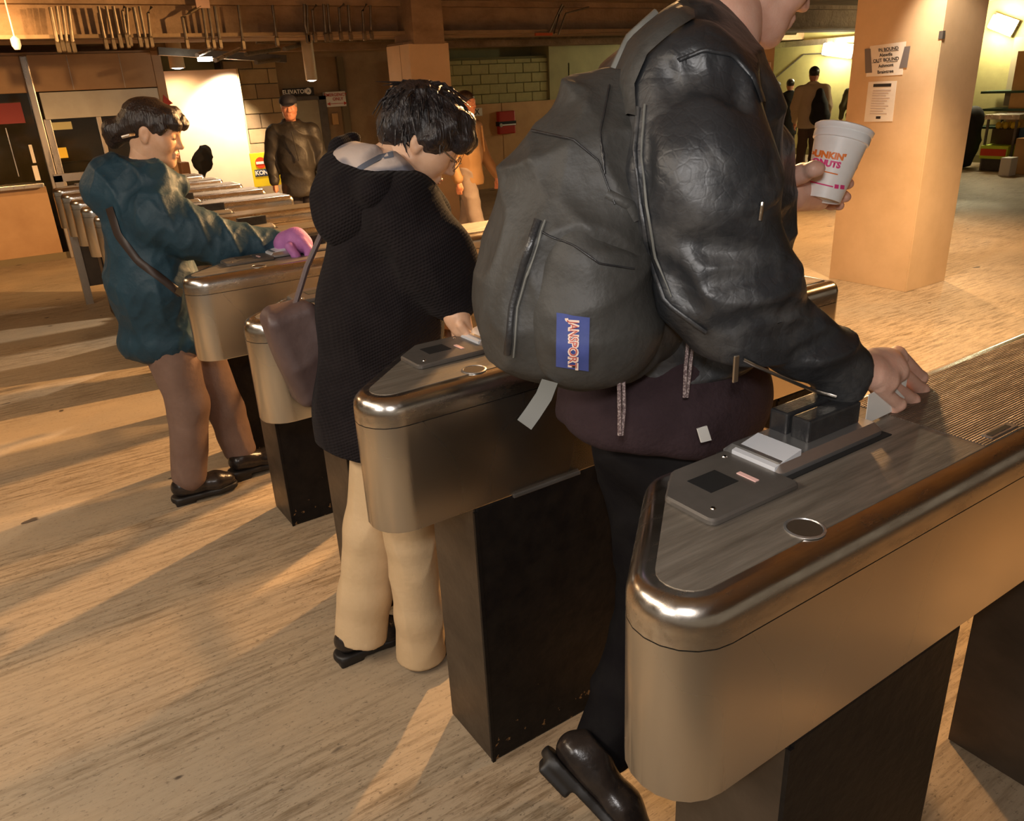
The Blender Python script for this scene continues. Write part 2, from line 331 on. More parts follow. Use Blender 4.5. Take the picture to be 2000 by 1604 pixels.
# ceiling beam along the row with flange
BMY = 8.40
bm_ = struct(boxo('trim_4', (-9, BMY, 2.13), (14.3, BMY + .45, CZ), BEAMM)); bm_.name = 'ceiling_beam'
struct(boxo('trim_4', (-9, BMY - .16, 2.135), (14.3, BMY + .6, 2.165), CEILM))
struct(boxo('trim_5', (-9, BMY - .10, 2.405), (14.3, BMY, CZ), BEAMM))
struct(boxo('trim_6', (-9, 11.0, 2.14), (14.3, 11.35, CZ), BEAMM))
# ================================================================ COLUMNS
def column(name, label, x0, x1, y0, y1, z1, mat, seam=True):
    t = thing(name, label, 'column', ((x0+x1)/2, (y0+y1)/2, 0))
    boxo('left_panel', (x0 - .012, y0, 0), (x0, y1, z1), mat, t, bevel=.002)
    boxo('front_panel', (x0 - .012, y0 - .012, 0), (x1 + .012, y0, z1), mat, t, bevel=.002)
    boxo('right_panel', (x1, y0, 0), (x1 + .012, y1, z1), mat, t); boxo('core', (x0, y0, 0), (x1, y1, min(z1 + .02, CZ)), BEAMM, t)
    return t
pil = column('boxed_pillar', 'large square tan boxed pillar with two taped notices', 5.70, 6.20, 3.28, 3.935, CZ, TANM)
_k = PXl(1838, 70, 5.70)
boxo('bracket', (5.682, 3.262, _k[2] - .02), (5.71, 3.29, _k[2] + .03), DARKMETAL, pil)
def onpil(x, y): return PXl(x, y, 5.688)
def sheet(name, label, corners, mat, off=0.004, cat='notice', group=None):
    """thin real sheet of paper from four corner points (tl,tr,br,bl) on a wall, off: thickness towards -X"""
    c = sum((Vector(p) for p in corners), Vector()) / 4
    t = thing(name, label, cat, tuple(c), group); q = B(); q.prism([Vector(p) for p in corners], (-off, 0, 0)); q.build('paper', mat, t); return t
cs = [onpil(1700, 90), onpil(1770, 81), onpil(1763, 146), onpil(1692, 150)]
nt1 = sheet('handwritten_notice', 'handwritten platform notice taped to the square tan pillar', cs, PAPER)
for dx, (a, b) in enumerate((((1690, 96), (1697, 143)), ((1768, 91), (1763, 133)))):
    w = 11; c4 = [onpil(a[0], a[1]), onpil(a[0] + w, a[1] - 1), onpil(b[0] + w - 4 if dx == 0 else b[0] + 9, b[1] - 1), onpil(b[0] - 6, b[1])]
    q = B(); q.prism([Vector(p) + Vector((-.005, 0, 0)) for p in c4], (-.002, 0, 0)); q.build('tape', TAPE, nt1)
uy_ = Vector((0, 0.05, 1)).normalized(); ux_ = Vector((0, -1, 0.05))
lines = [('IN BOUND', 1736, 96, .034), ('Alewife', 1731, 107, .036), ('OUT BOUND', 1731, 117, .036), ('Ashmont', 1731, 128, .034), ('Braintree', 1730, 140, .036)]
for tx, lx, ly, sz in lines:
    p_ = onpil(lx, ly); text_on('lettering', tx, sz * .92, (p_[0] - .0055, p_[1], p_[2]), ux_, (0, .25, 1), INK, nt1, offset=.0004)
for (x0, y0, x1, y1) in ((1704, 123, 1719, 122), (1732, 121.5, 1754, 119.5), (1722, 101.5, 1756, 98)):
    a, b = onpil(x0, y0), onpil(x1, y1); q = B(); q.tube([(a[0]-.006, a[1], a[2]), (b[0]-.006, b[1], b[2])], .0013, 5); q.build('underline', INK, nt1)
cs = [onpil(1697, 160), onpil(1752, 158), onpil(1743, 237), onpil(1688, 238)]
nt2 = sheet('printed_notice', 'printed white service notice with black heading on the tan pillar', cs, PAPER)
a, b = onpil(1707, 164), onpil(1741, 169); boxo('heading_bar', (5.682, b[1], b[2]), (5.684, a[1], a[2]), INK, nt2)
for i, ly in enumerate(range(176, 222, 5)):
    a, b = onpil(1706 - i * .7, ly), onpil(1741 - i * .9 - (i % 3) * 4, ly + .9); boxo('text_line', (5.682, b[1], b[2] - .002), (5.684, a[1], a[2]), GREYINK, nt2)
a, b = onpil(1712, 227), onpil(1720, 232); boxo('logo', (5.682, b[1], b[2]), (5.684, a[1], a[2]), INK, nt2)
# middle column, boxed in board up to head height with bare concrete above
mc = column('boxed_pillar', 'tan boxed pillar under the beam with bare concrete top', 4.18, 4.63, 8.10, 8.62, 2.035, TANM)
boxo('board_strip', (4.166, 8.30, 0), (4.168, 8.303, 2.03), JOINT, mc)
boxo('concrete_top', (4.22, 8.06, 2.03), (4.58, 8.5, CZ), BEAMM, mc)
# narrow sign post right of the man
_a = PYl(1476, 200, 6.7); _b = PYl(1506, 200, 6.7)
sp = thing('sign_post', 'tan post with red and white direction notices near the corridor', 'post', ((_a[0] + _b[0]) / 2, 6.95, 0))
boxo('post', (_a[0] - .25, 6.7, 0), (_b[0], 7.2, CZ), TANM, sp)
def pp(x, y): return PYl(x, y, 6.695)
for nm, y0, y1 in (('direction_notice', 123, 160), ('direction_notice', 166, 210)):
    a, b = pp(1470, y0), pp(1503 - (y1 - 160) * .05, y1); 
    boxo('notice', (a[0], 6.69, b[2]), (b[0], 6.70, a[2]), PAPER, sp)
for tx, x, y, s in (('OUTBOUND', 1489, 127, .042), ('BRAINTREE', 1488, 156, .038), ('INBOUND', 1488, 181, .044)):
    a = pp(x, y); text_on('lettering', tx, s, (a[0], 6.688, a[2]), (1, 0, 0), (0, 0, 1), REDINK, sp, offset=.0012)
a = pp(1494, 141); boxo('red_square', (a[0] - .03, 6.686, a[2] - .03), (a[0] + .03, 6.69, a[2] + .03), REDINK, sp)
a = pp(1480, 141); q = B(); q.lathe([(0.045, 0), (.045, .006)], (a[0], 6.69, a[2]), (0, -1, 0), 8); q.build('dark_emblem', DARKMETAL, sp)
a, b = pp(1480, 199), pp(1493, 198); q = B(); q.tube([(a[0], 6.686, a[2]), (b[0], 6.686, b[2])], .005, 6); q.prism([(b[0], 6.684, b[2] - .03), (b[0] + .05, 6.684, b[2]), (b[0], 6.684, b[2] + .03)], (0, .004, 0)); q.build('arrow', REDINK, sp)
# ================================================================ TURNSTILES
def rpoly(corners, radii, inset=0.0, n=7):
    """rounded convex polygon (counter-clockwise), inset by d"""
    out = []; m = len(corners)
    for i in range(m):
        p, a, b = Vector(corners[i]), Vector(corners[i - 1]), Vector(corners[(i + 1) % m])
        u, v = (a - p).normalized(), (b - p).normalized(); half = u.angle(v) / 2; r = radii[i]
        c = p + (u + v).normalized() * (r / math.sin(half)); rr = max(r - inset, 0.002)
        if r - inset < 0.002: c = p + (u + v).normalized() * ((inset + .002) / math.sin(half))
        nu = Vector((u.y, -u.x)); nv = Vector((-v.y, v.x))
        if (p - c).dot(nu) < 0: nu = -nu
        if (p - c).dot(nv) < 0: nv = -nv
        a0 = math.atan2(nu.y, nu.x); a1 = math.atan2(nv.y, nv.x)
        while a1 < a0: a1 += 2 * PI
        if a1 - a0 > PI: a1 -= 2 * PI
        for k in range(n): t = a0 + (a1 - a0) * k / (n - 1); out.append((c.x + rr * math.cos(t), c.y + rr * math.sin(t)))
    return out
HB, HS, HT = 0.733, 0.972, 1.030
def turnstile(y0, label, x_end=1.96, w=0.30, full=True, arm=.32):
    t = thing('turnstile', label, 'turnstile', (1.2, y0 + .12, 0), 'row of steel fare turnstiles')
    cor = [(.416, y0), (x_end, y0), (x_end, y0 + w), (.416 + w / .9, y0 + w)]; rad = [.075, .03, .03, .06]
    def lp(ins, z): return [(x, y, z) for x, y in rpoly(cor, rad, ins, 9)]
    q = B(); q.rings([lp(.012, HB), lp(.002, HB), lp(0, HB + .004), lp(0, HS - .0012)]); q.build('casing', STEEL, t, smooth=35)
    q = B(); q.rings([lp(.003, HS - .004), lp(.003, HS + .004)]); q.build('seam_core', DARKGAP, t)
    prof = [(0.0, HS + .0008)] + [(.026 - .026 * math.cos(a), HT - .034 + .034 * math.sin(a)) for a in [k * PI / 2 / 7 for k in range(8)]]
    q = B(); q.rings([lp(i, z) for i, z in prof]); lid = q.build('lid', LIDST, t, smooth=35)
    q = B(); q.rings([[(x, y, z) for x, y in rpoly([(c[0] if c[0] < 1 else x_end, c[1]) for c in cor], rad, .036, 9)] for z in (HT - .002, HT + .0012)]); q.build('top_sheet', TREAD, lid)
    # ribbed half of the top
    if full: boxo('ribbed_sheet', (1.22, y0 + .037, HT), (x_end - .04, y0 + w - .037, HT + .0022), GRIDM, lid)
    # front pedestal
    for nm, a, b in (('pedestal', .752, 1.18), ('rear_pedestal', x_end - .24, x_end - .02)):
        ped = boxo(nm, (a, y0 + .002, 0), (b, y0 + .212, HB), PEDM, t, bevel=.006)
        boxo('front_panel', (a - .004, y0 + .006, .004), (a, y0 + .208, HB), PEDF, ped)
        q = B(); q.box((a - .005, y0, 0), (a + .004, y0 + .008, HB - .01)); q.build('edge_strip', PEDM, ped)
    if abs(y0 - 1.335) < .01: boxo('rail', (.85, y0 - .005, HB - .006), (1.04, y0 + .008, HB + .003), DARKMETAL, t, bevel=.002)
    # display plate with clipped corner
    pts = [(.709, y0 + .126), (.888, y0 + .126), (.888, y0 + w - .032), (.772, y0 + w - .032), (.709, y0 + .216)]; pr = [.012, .008, .008, .02, .012]
    q = B(); q.rings([[(x, y, z) for x, y in rpoly(pts, pr, i, 4)] for i, z in ((.004, HT), (0, HT + .003), (0, HT + .009), (.003, HT + .012))]); pl = q.build('display_plate', DARKMETAL, t, smooth=35)
    boxo('display_window', (.765, y0 + .182, HT + .0118), (.822, y0 + .228, HT + .0128), DARKGAP, pl)
    for x, y in ((.735, y0 + .15), (.868, y0 + w - .05)): q = B(); q.lathe([(.004, 0), (.003, .0015)], (x, y, HT + .012), n=10); q.build('screw', CHROME, pl)
    boxo('indicator_lamp', (.838, y0 + .165, HT + .012), (.846, y0 + .200, HT + .0135), M('indicator', (.8, .5, .45), .1) if 'indicator' not in bpy.data.materials else bpy.data.materials['indicator'], pl)
    # card reader: sloped base, pale ramp, two black guide blocks
    q = B(); q.rings([[(x, y, z) for x, y in rpoly([(.885, y0+.160), (1.145, y0+.160), (1.145, y0+w-.025), (.885, y0+w-.025)], [.012]*4, i, 4)] for i, z in ((0, HT), (0, HT + .010), (.012, HT + .022))]); rd = q.build('card_reader', PALESTEEL, t, smooth=35)
    boxo('base_shadow_gap', (.882, y0 + .150, HT), (1.150, y0 + w - .02, HT + .003), DARKGAP, rd)
    q = B(); q.prism([(.886, y0 + .170, HT + .018), (.945, y0 + .170, HT + .030), (.945, y0 + .170, HT + .01), (.886, y0 + .170, HT + .01)], (0, .082, 0)); q.build('ramp', M('pale_ramp', (.74, .76, .80), .3, .3) if 'pale_ramp' not in bpy.data.materials else bpy.data.materials['pale_ramp'], rd)
    for a, b in ((.188, .222), (.229, .264) if w > .26 else (.20, .212)): boxo('guide_block', (.985, y0 + a, HT + .02), (1.115, y0 + b, HT + .058), BLACKPL, rd, bevel=.004)
    if full:
        q = B(); q.lathe([(.027, 0), (.027, .0015), (.024, .0024), (.0225, .0005)], (.802, y0 + .052, HT + .001), n=20); lk = q.build('lock_ring', PALESTEEL, t, smooth=35)
        q = B(); q.lathe([(.0225, 0), (.0225, .0012)], (.802, y0 + .052, HT + .0012), n=20); q.build('lock_barrel', PEDF, lk)
        q = B(); q.box((1.252, y0 + .043, HT + .001), (1.332, y0 + .060, HT + .0035)); sl = q.build('coin_slot', PALESTEEL, t)
        boxo('slot_opening', (1.258, y0 + .047, HT + .003), (1.318, y0 + .056, HT + .0042), DARKGAP, sl)
    # tripod on the far side
    hx, hy, hz = 1.33, y0 + w + .03, .84
    q = B(); q.lathe([(.06, -.03), (.06, .02), (.045, .045)], (hx, hy - .02, hz), (0, 1, 0), 18); hub = q.build('tripod_hub', STEEL, t, smooth=40)
    for k, d in enumerate(((0.0, .92, 0.02), (.75, .35, -.55), (-.75, .35, -.55))):
        d = Vector(d).normalized(); p0 = Vector((hx, hy + .02, hz)); q = B(); q.tube([p0, p0 + d * arm], .017, 12); q.build('arm', CHROME, hub, smooth=40)
    return t
TS = {}
TS['D'] = turnstile(.50, 'nearest steel turnstile with card reader, in the right foreground', arm=.42)
TS['C'] = turnstile(1.335, 'steel turnstile between the backpack man and the woman in black', x_end=2.0)
TS['B'] = turnstile(2.09, 'steel turnstile partly hidden behind the woman in the black coat')
TS['A'] = turnstile(2.82, 'steel turnstile in front of the woman in the teal jacket')
ords = ['first', 'second', 'third', 'fourth', 'fifth', 'sixth', 'last']
for i, y in enumerate((3.55, 4.25, 4.92, 5.46, 5.98, 6.50, 7.05)):
    turnstile(y, '%s far turnstile beyond the woman in teal, counted from her' % ords[i], 1.66, .24, False, .17)
# swing gate frame at the end of the row
g = thing('end_gate', 'low metal gate frame at far end of turnstile row', 'gate', (.9, 7.75, 0))
q = B(); q.box((.62, 7.70, 0), (.68, 7.76, 1.08)); q.build('gate_post', ALU, g); q = B(); q.box((1.20, 7.70, 0), (1.26, 7.76, 1.08)); q.build('gate_post', ALU, g)
boxo('gate_rail', (.62, 7.70, 1.03), (1.26, 7.76, 1.09), ALU, g); boxo('gate_panel', (.68, 7.72, .15), (1.20, 7.74, .90), PEDF, g)
# ================================================================ implicit-surface modeller (one continuous skin per body or garment)
def nrm(v): v = np.asarray(v, float); return v / np.linalg.norm(v)
class Field:
    def __init__(s, vox): s.v = vox; s.pr = []
    def cap(s, a, b, ra, rb=None, k=0.03, side=None, q=1.0, op='add'):
        s.pr.append(('cap', np.asarray(a, float), np.asarray(b, float), ra, ra if rb is None else rb, k, None if side is None else nrm(side), q, op)); return s
    def chain(s, pts, rs, k=0.03, side=None, q=1.0, op='add'):
        for a, b, ra, rb in zip(pts, pts[1:], rs, rs[1:]): s.cap(a, b, ra, rb, k, side, q, op)
        return s
    def ell(s, c, r, R=None, k=0.03, op='add'):
        s.pr.append(('ell', np.asarray(c, float), np.asarray(r, float), np.eye(3) if R is None else np.asarray(R, float), k, op)); return s
    def box(s, c, h, R=None, r=0.01, k=0.02, op='add'):
        s.pr.append(('box', np.asarray(c, float), np.asarray(h, float), np.eye(3) if R is None else np.asarray(R, float), r, k, op)); return s
    def cut(s, p, n, k=0.01):
        s.pr.append(('cut', np.asarray(p, float), nrm(n), k)); return s
    def bounds(s, pr):
        if pr[0] == 'cap':
            _, a, b, ra, rb, k, sd, q, op = pr; R = max(ra, rb) * max(q, 1); return np.minimum(a, b) - R, np.maximum(a, b) + R
        if pr[0] == 'ell': R = np.abs(pr[3].T) @ pr[2]; return pr[1] - R, pr[1] + R
        if pr[0] == 'box': R = np.abs(pr[3].T) @ (pr[2] + pr[4]); return pr[1] - R, pr[1] + R
    def mesh(s):
        v = s.v; lo = np.full(3, 1e9); hi = -lo
        for pr in s.pr:
            if pr[0] != 'cut' and pr[-1] == 'add':
                a, b = s.bounds(pr); lo = np.minimum(lo, a); hi = np.maximum(hi, b)
        lo -= 4 * v; hi += 4 * v; n = np.ceil((hi - lo) / v).astype(int) + 1
        phi = np.full(tuple(n), 0.3, np.float32); ax = [lo[i] + v * np.arange(n[i]) for i in range(3)]
        for pr in s.pr:
            k = {'cap': 5, 'ell': 4, 'box': 5, 'cut': 3}[pr[0]]; k = pr[k]
            if pr[0] == 'cut': i0, i1 = np.zeros(3, int), n
            else:
                a, b = s.bounds(pr); pad = k + 3 * v
                i0 = np.clip(np.floor((a - pad - lo) / v).astype(int), 0, n); i1 = np.clip(np.ceil((b + pad - lo) / v).astype(int) + 1, 0, n)
                if (i1 <= i0).any(): continue
            sl = tuple(slice(i0[i], i1[i]) for i in range(3))
            X = ax[0][sl[0]][:, None, None].astype(np.float32); Y = ax[1][sl[1]][None, :, None].astype(np.float32); Z = ax[2][sl[2]][None, None, :].astype(np.float32)
            if pr[0] == 'cap':
                _, a, b, ra, rb, _k, sd, q, op = pr
                if sd is not None and q != 1:
                    S = np.eye(3) + (1 / q - 1) * np.outer(sd, sd)
                    PX_ = S[0, 0] * X + S[0, 1] * Y + S[0, 2] * Z; PY_ = S[1, 0] * X + S[1, 1] * Y + S[1, 2] * Z; PZ_ = S[2, 0] * X + S[2, 1] * Y + S[2, 2] * Z; a2, b2 = S @ a, S @ b
                else: PX_, PY_, PZ_, a2, b2 = X, Y, Z, a, b
                ba = b2 - a2; L2 = max(ba @ ba, 1e-9)
                h = np.clip(((PX_ - a2[0]) * ba[0] + (PY_ - a2[1]) * ba[1] + (PZ_ - a2[2]) * ba[2]) / L2, 0, 1)
                d = np.sqrt((PX_ - a2[0] - ba[0] * h) ** 2 + (PY_ - a2[1] - ba[1] * h) ** 2 + (PZ_ - a2[2] - ba[2] * h) ** 2) - (ra + (rb - ra) * h)
            elif pr[0] == 'ell':
                _, c, r, R, _k, op = pr; x, y, z = X - c[0], Y - c[1], Z - c[2]
                l = [(R[i, 0] * x + R[i, 1] * y + R[i, 2] * z) for i in range(3)]
                k0 = np.sqrt(sum((l[i] / r[i]) ** 2 for i in range(3))); k1 = np.sqrt(sum((l[i] / r[i] ** 2) ** 2 for i in range(3))) + 1e-6
                d = k0 * (k0 - 1) / k1
            elif pr[0] == 'box':
                _, c, h, R, rr, _k, op = pr; x, y, z = X - c[0], Y - c[1], Z - c[2]
                l = [np.abs(R[i, 0] * x + R[i, 1] * y + R[i, 2] * z) - h[i] for i in range(3)]
                d = np.sqrt(sum(np.maximum(t, 0) ** 2 for t in l)) + np.minimum(np.maximum(np.maximum(l[0], l[1]), l[2]), 0) - rr
            else:
                _, p, nn, _k = pr; d = (X - p[0]) * nn[0] + (Y - p[1]) * nn[1] + (Z - p[2]) * nn[2]; op = 'cut'
            A = phi[sl]
            if op == 'add': h = np.maximum(k - np.abs(A - d), 0) / max(k, 1e-6); phi[sl] = np.minimum(A, d) - h * h * k * 0.25
            else:
                dd = d if op == 'cut' else -d
                h = np.maximum(k - np.abs(A - dd), 0) / max(k, 1e-6); phi[sl] = np.maximum(A, dd) + h * h * k * 0.25
        sg = phi < 0
        c8 = [sg[i:n[0]-1+i, j:n[1]-1+j, l:n[2]-1+l] for i in (0, 1) for j in (0, 1) for l in (0, 1)]
        cnt = sum(c.astype(np.int8) for c in c8); act = (cnt > 0) & (cnt < 8)
        I = np.argwhere(act); idx = np.full(act.shape, -1, np.int32); idx[act] = np.arange(len(I))
        off = np.array([(i, j, l) for i in (0, 1) for j in (0, 1) for l in (0, 1)])
        val = np.stack([phi[I[:, 0] + o_[0], I[:, 1] + o_[1], I[:, 2] + o_[2]] for o_ in off], 1)
        acc = np.zeros((len(I), 3)); num = np.zeros(len(I))
        for e0 in range(8):
            for bit in (1, 2, 4):
                if e0 & bit: continue
                e1 = e0 | bit; a, b = val[:, e0], val[:, e1]; m = (a < 0) != (b < 0)
                t = np.where(m, a / np.where(m, a - b, 1), 0); P_ = off[e0] + (off[e1] - off[e0]) * t[:, None]
                acc += P_ * m[:, None]; num += m
        V = lo + v * (I + acc / num[:, None]); Fq = []
        for axis in range(3):
            s0 = [slice(None)] * 3; s1 = [slice(None)] * 3; s0[axis] = slice(0, -1); s1[axis] = slice(1, None)
            a, b = sg[tuple(s0)], sg[tuple(s1)]; E = np.argwhere(a != b)
            u, w = [(1, 2), (2, 0), (0, 1)][axis]
            E = E[(E[:, u] > 0) & (E[:, w] > 0) & (E[:, u] < n[u] - 1) & (E[:, w] < n[w] - 1)]
            if not len(E): continue
            def at(du, dw):
                q = E.copy(); q[:, u] -= du; q[:, w] -= dw; return idx[q[:, 0], q[:, 1], q[:, 2]]
            Q = np.stack([at(1, 1), at(0, 1), at(0, 0), at(1, 0)], 1); flip = ~a[E[:, 0], E[:, 1], E[:, 2]]
            Q[flip] = Q[flip][:, ::-1]; Fq.append(Q)
        Fq = np.concatenate(Fq); Fq = Fq[(Fq >= 0).all(1)]
        return V, Fq
def vnormals(V, Fq):
    d1 = V[Fq[:, 2]] - V[Fq[:, 0]]; d2 = V[Fq[:, 3]] - V[Fq[:, 1]]; fn = np.cross(d1, d2); N_ = np.zeros_like(V)
    for i in range(4): np.add.at(N_, Fq[:, i], fn)
    return N_ / (np.linalg.norm(N_, axis=1, keepdims=True) + 1e-12)
def wob(V, scale, seed=0, octv=2):
    """cheap smooth pseudo-noise in [-1,1], vectorised"""
    r = np.random.RandomState(seed); out = np.zeros(len(V)); amp = 1.0; tot = 0
    for o_ in range(octv):
        acc = np.zeros(len(V))
        for j in range(5):
            d = r.normal(size=3); d /= np.linalg.norm(d); e = nrm(np.cross(d, r.normal(size=3)))
            acc += np.sin((V @ d) * scale * (0.8 + .5 * r.rand()) + r.rand() * 6.28 + 1.3 * np.sin((V @ e) * scale * .6 + r.rand() * 6))
        out += amp * acc / 3.2; tot += amp; amp *= .5; scale *= 2.1
    return out / tot
def ridge(V, scale, seed=0): return 1 - 2 * np.abs(np.tanh(1.6 * wob(V, scale, seed, 1)))
BVHS = {}
def sdf_obj(name, F, mat, parent=None, disp=None, keep=None):
    V, Fq = F.mesh()
    if disp is not None: N_ = vnormals(V, Fq); V = V + N_ * disp(V, N_)[:, None]
    if keep:
        from mathutils.bvhtree import BVHTree
        BVHS[keep] = BVHTree.FromPolygons([Vector(p) for p in V], [tuple(int(i) for i in f) for f in Fq])
    me = bpy.data.meshes.new(name); nv, nf = len(V), len(Fq)
    me.vertices.add(nv); me.vertices.foreach_set('co', V.astype(np.float32).ravel())
    me.loops.add(nf * 4); me.loops.foreach_set('vertex_index', Fq.astype(np.int32).ravel())
    me.polygons.add(nf); me.polygons.foreach_set('loop_start', np.arange(0, nf * 4, 4, dtype=np.int32)); me.polygons.foreach_set('loop_total', np.full(nf, 4, np.int32))
    me.update(calc_edges=True); me.validate()
    return mesh_obj(name, me, mat, parent, True)
def join_sdf(name, fields, mat, parent=None, disp=None):
    VV, FF, n = [], [], 0
    for F in fields:
        V, Fq = F.mesh(); VV.append(V); FF.append(Fq + n); n += len(V)
    V = np.concatenate(VV); Fq = np.concatenate(FF)
    if disp is not None: V = V + vnormals(V, Fq) * disp(V, None)[:, None]
    me = bpy.data.meshes.new(name); nf = len(Fq)
    me.vertices.add(len(V)); me.vertices.foreach_set('co', V.astype(np.float32).ravel())
    me.loops.add(nf * 4); me.loops.foreach_set('vertex_index', Fq.astype(np.int32).ravel())
    me.polygons.add(nf); me.polygons.foreach_set('loop_start', np.arange(0, nf * 4, 4, dtype=np.int32)); me.polygons.foreach_set('loop_total', np.full(nf, 4, np.int32))
    me.update(calc_edges=True); me.validate(); return mesh_obj(name, me, mat, parent, True)
def hit(key, x, y, off=0.002):
    d = Vector(ray(x, y)); h = BVHS[key].ray_cast(Vector(CO), d)
    if h[0] is None: return None
    n = h[1] if h[1].dot(d) < 0 else -h[1]
    return h[0] + n * off
def patch(name, key, corners, mat, parent, nu=6, nv=8, off=0.002, thick=0.0015):
    """cloth patch sewn on a surface: corners are tl,tr,br,bl"""
    c = [np.array(p, float) for p in corners]; V = []; ok = True
    for j in range(nv + 1):
        for i in range(nu + 1):
            u, v = i / nu, j / nv; p = (c[0] * (1-u) + c[1] * u) * (1-v) + (c[3] * (1-u) + c[2] * u) * v
            h = hit(key, p[0], p[1], off); V.append(h if h is not None else (V[-1] if V else Vector(PYl(p[0], p[1], 1.0))))
    Fq = [(j*(nu+1)+i, j*(nu+1)+i+1, (j+1)*(nu+1)+i+1, (j+1)*(nu+1)+i) for j in range(nv) for i in range(nu)]
    return from_arrays(name, V, Fq, mat, parent)
def print_on(name, key, txt, size, corners, mat, parent, off=0.0028, thick=0.0, subd=True, **kw):
    """lettering conformed to a curved surface; corners tl,tr,br,bl give the reading frame of a size x 1 box"""
    me = text_mesh(txt, 1.0, 0.0, **kw); bm = bmesh.new(); bm.from_mesh(me)
    c = [np.array(p, float) for p in corners]; miss = []
    xs_ = [v.co.x for v in bm.verts]; ys_ = [v.co.y for v in bm.verts]; x0, x1, y0, y1 = min(xs_), max(xs_), min(ys_), max(ys_)
    for v in bm.verts:
        u, w = (v.co.x - x0) / (x1 - x0), (y1 - v.co.y) / (y1 - y0)
        p = (c[0] * (1-u) + c[1] * u) * (1-w) + (c[3] * (1-u) + c[2] * u) * w
        h = hit(key, p[0], p[1], off)
        if h is not None: v.co = h
        else: miss.append(v)
    bmesh.ops.delete(bm, geom=miss, context='VERTS')
    bm.to_mesh(me); bm.free(); return mesh_obj(name, me, mat, parent)
def band(name, key, pts, wpx, mat, parent, off=0.004, n=24, smooth=True):
    """webbing strap or seam that follows a surface along a pixel polyline"""
    pts = np.array(pts, float); L = np.r_[0, np.cumsum(np.linalg.norm(np.diff(pts, axis=0), axis=1))]; t = np.linspace(0, L[-1], n)
    P_ = np.stack([np.interp(t, L, pts[:, i]) for i in (0, 1)], 1); T = np.gradient(P_, axis=0); T /= np.linalg.norm(T, axis=1, keepdims=True); Nn = np.stack([-T[:, 1], T[:, 0]], 1)
    V = []; good = []
    for p, nn in zip(P_, Nn):
        row = [hit(key, *(p + nn * wpx * s), off * (1 if abs(s) < .4 else .45)) for s in (-.5, -.3, .3, .5)]
        if all(r is not None for r in row): good.append(row)
    Fq = []
    for row in good: V += row
    for j in range(len(good) - 1):
        for i in range(3): a = j * 4 + i; Fq.append((a, a + 1, a + 5, a + 4))
    return from_arrays(name, V, Fq, mat, parent)
def frame(fwd, up=(0, 0, 1)):
    """rows: forward, left, up"""
    x = nrm(fwd); y = nrm(np.cross(up, x)); z = np.cross(x, y); return np.stack([x, y, z])
def pitch_frame(pitch, yaw=0.0, roll=0.0):
    f = np.array([math.cos(pitch) * math.cos(yaw), math.cos(pitch) * math.sin(yaw), -math.sin(pitch)]); R = frame(f)
    if roll:
        c, s_ = math.cos(roll), math.sin(roll); R = np.stack([R[0], R[1] * c + R[2] * s_, -R[1] * s_ + R[2] * c])
    return R
def head_prims(F, O, R, s=1.0, female=False, ear=True):
    """head with face: O head centre, R rows forward/left/up"""
    def W(p): return O + (np.asarray(p, float) * s) @ R
    e = lambda c, r, k=.02, op='add': F.ell(W(c), np.array(r) * s, R, k * s, op)
    e((-.014, 0, .030), (.096, .076, .084)); e((.022, 0, -.015), (.068, .064, .088), .03)
    jw = .044 if female else .052
    F.cap(W((.0, .050, -.058)), W((.052, .022, -.094)), .022*s, .018*s, .03*s); F.cap(W((.0, -.050, -.058)), W((.052, -.022, -.094)), .022*s, .018*s, .03*s)
    e((.040, 0, -.080), (.046, jw, .032), .03); e((.072, 0, -.098), (.016, .020, .016), .02)
    F.cap(W((.082, 0, .016)), W((.104, 0, -.026)), .0075*s, .0115*s, .014*s)
    for sd in (1, -1):
        e((.094, .012*sd, -.031), (.010, .008, .008), .008); F.cap(W((.080, .012*sd, .026)), W((.070, .046*sd, .026)), .009*s, .008*s, .016*s)
        e((.050, .038*sd, -.024), (.032, .026, .028), .03)
        e((.096, .031*sd, .004), (.016, .017, .011), .012, 'sub'); e((.074, .031*sd, .004), (.0145, .0145, .0125), .006)
        if ear:
            e((-.008, .076*sd, -.006), (.019, .008, .031), .008); e((-.002, .086*sd, -.006), (.010, .006, .018), .006, 'sub'); e((.000, .074*sd, -.030), (.008, .007, .010), .006)
    F.cap(W((.089, .016, -.057)), W((.089, -.016, -.057)), .0065*s, .0065*s, .008*s); F.cap(W((.087, .014, -.068)), W((.087, -.014, -.068)), .0075*s, .0075*s, .008*s)
    F.cap(W((.098, .020, -.0625)), W((.098, -.020, -.0625)), .0022*s, .0022*s, .004*s, op='sub')
    return W
SKIN = M('skin_pale', (0.72, 0.45, 0.34), 0.45, 0, (0.66, 0.37, 0.27), 30, bump=.08, bscale=260, spec=.4)
SKIN2 = M('skin_warm', (0.68, 0.42, 0.27), 0.42, 0, (0.62, 0.36, 0.22), 30, bump=.05, bscale=260, spec=.4)
LIPM = M('lips', (0.48, 0.16, 0.12), 0.4)
EYEM = M('eye_dark', (0.03, 0.02, 0.018), 0.2)
for m_ in (SKIN, SKIN2):
    m_.node_tree.nodes['Principled BSDF'].inputs['Subsurface Weight'].default_value = .12
    m_.node_tree.nodes['Principled BSDF'].inputs['Subsurface Radius'].default_value = (.01, .004, .002)
def P(x, y, Y): return PYl(x, y, Y)
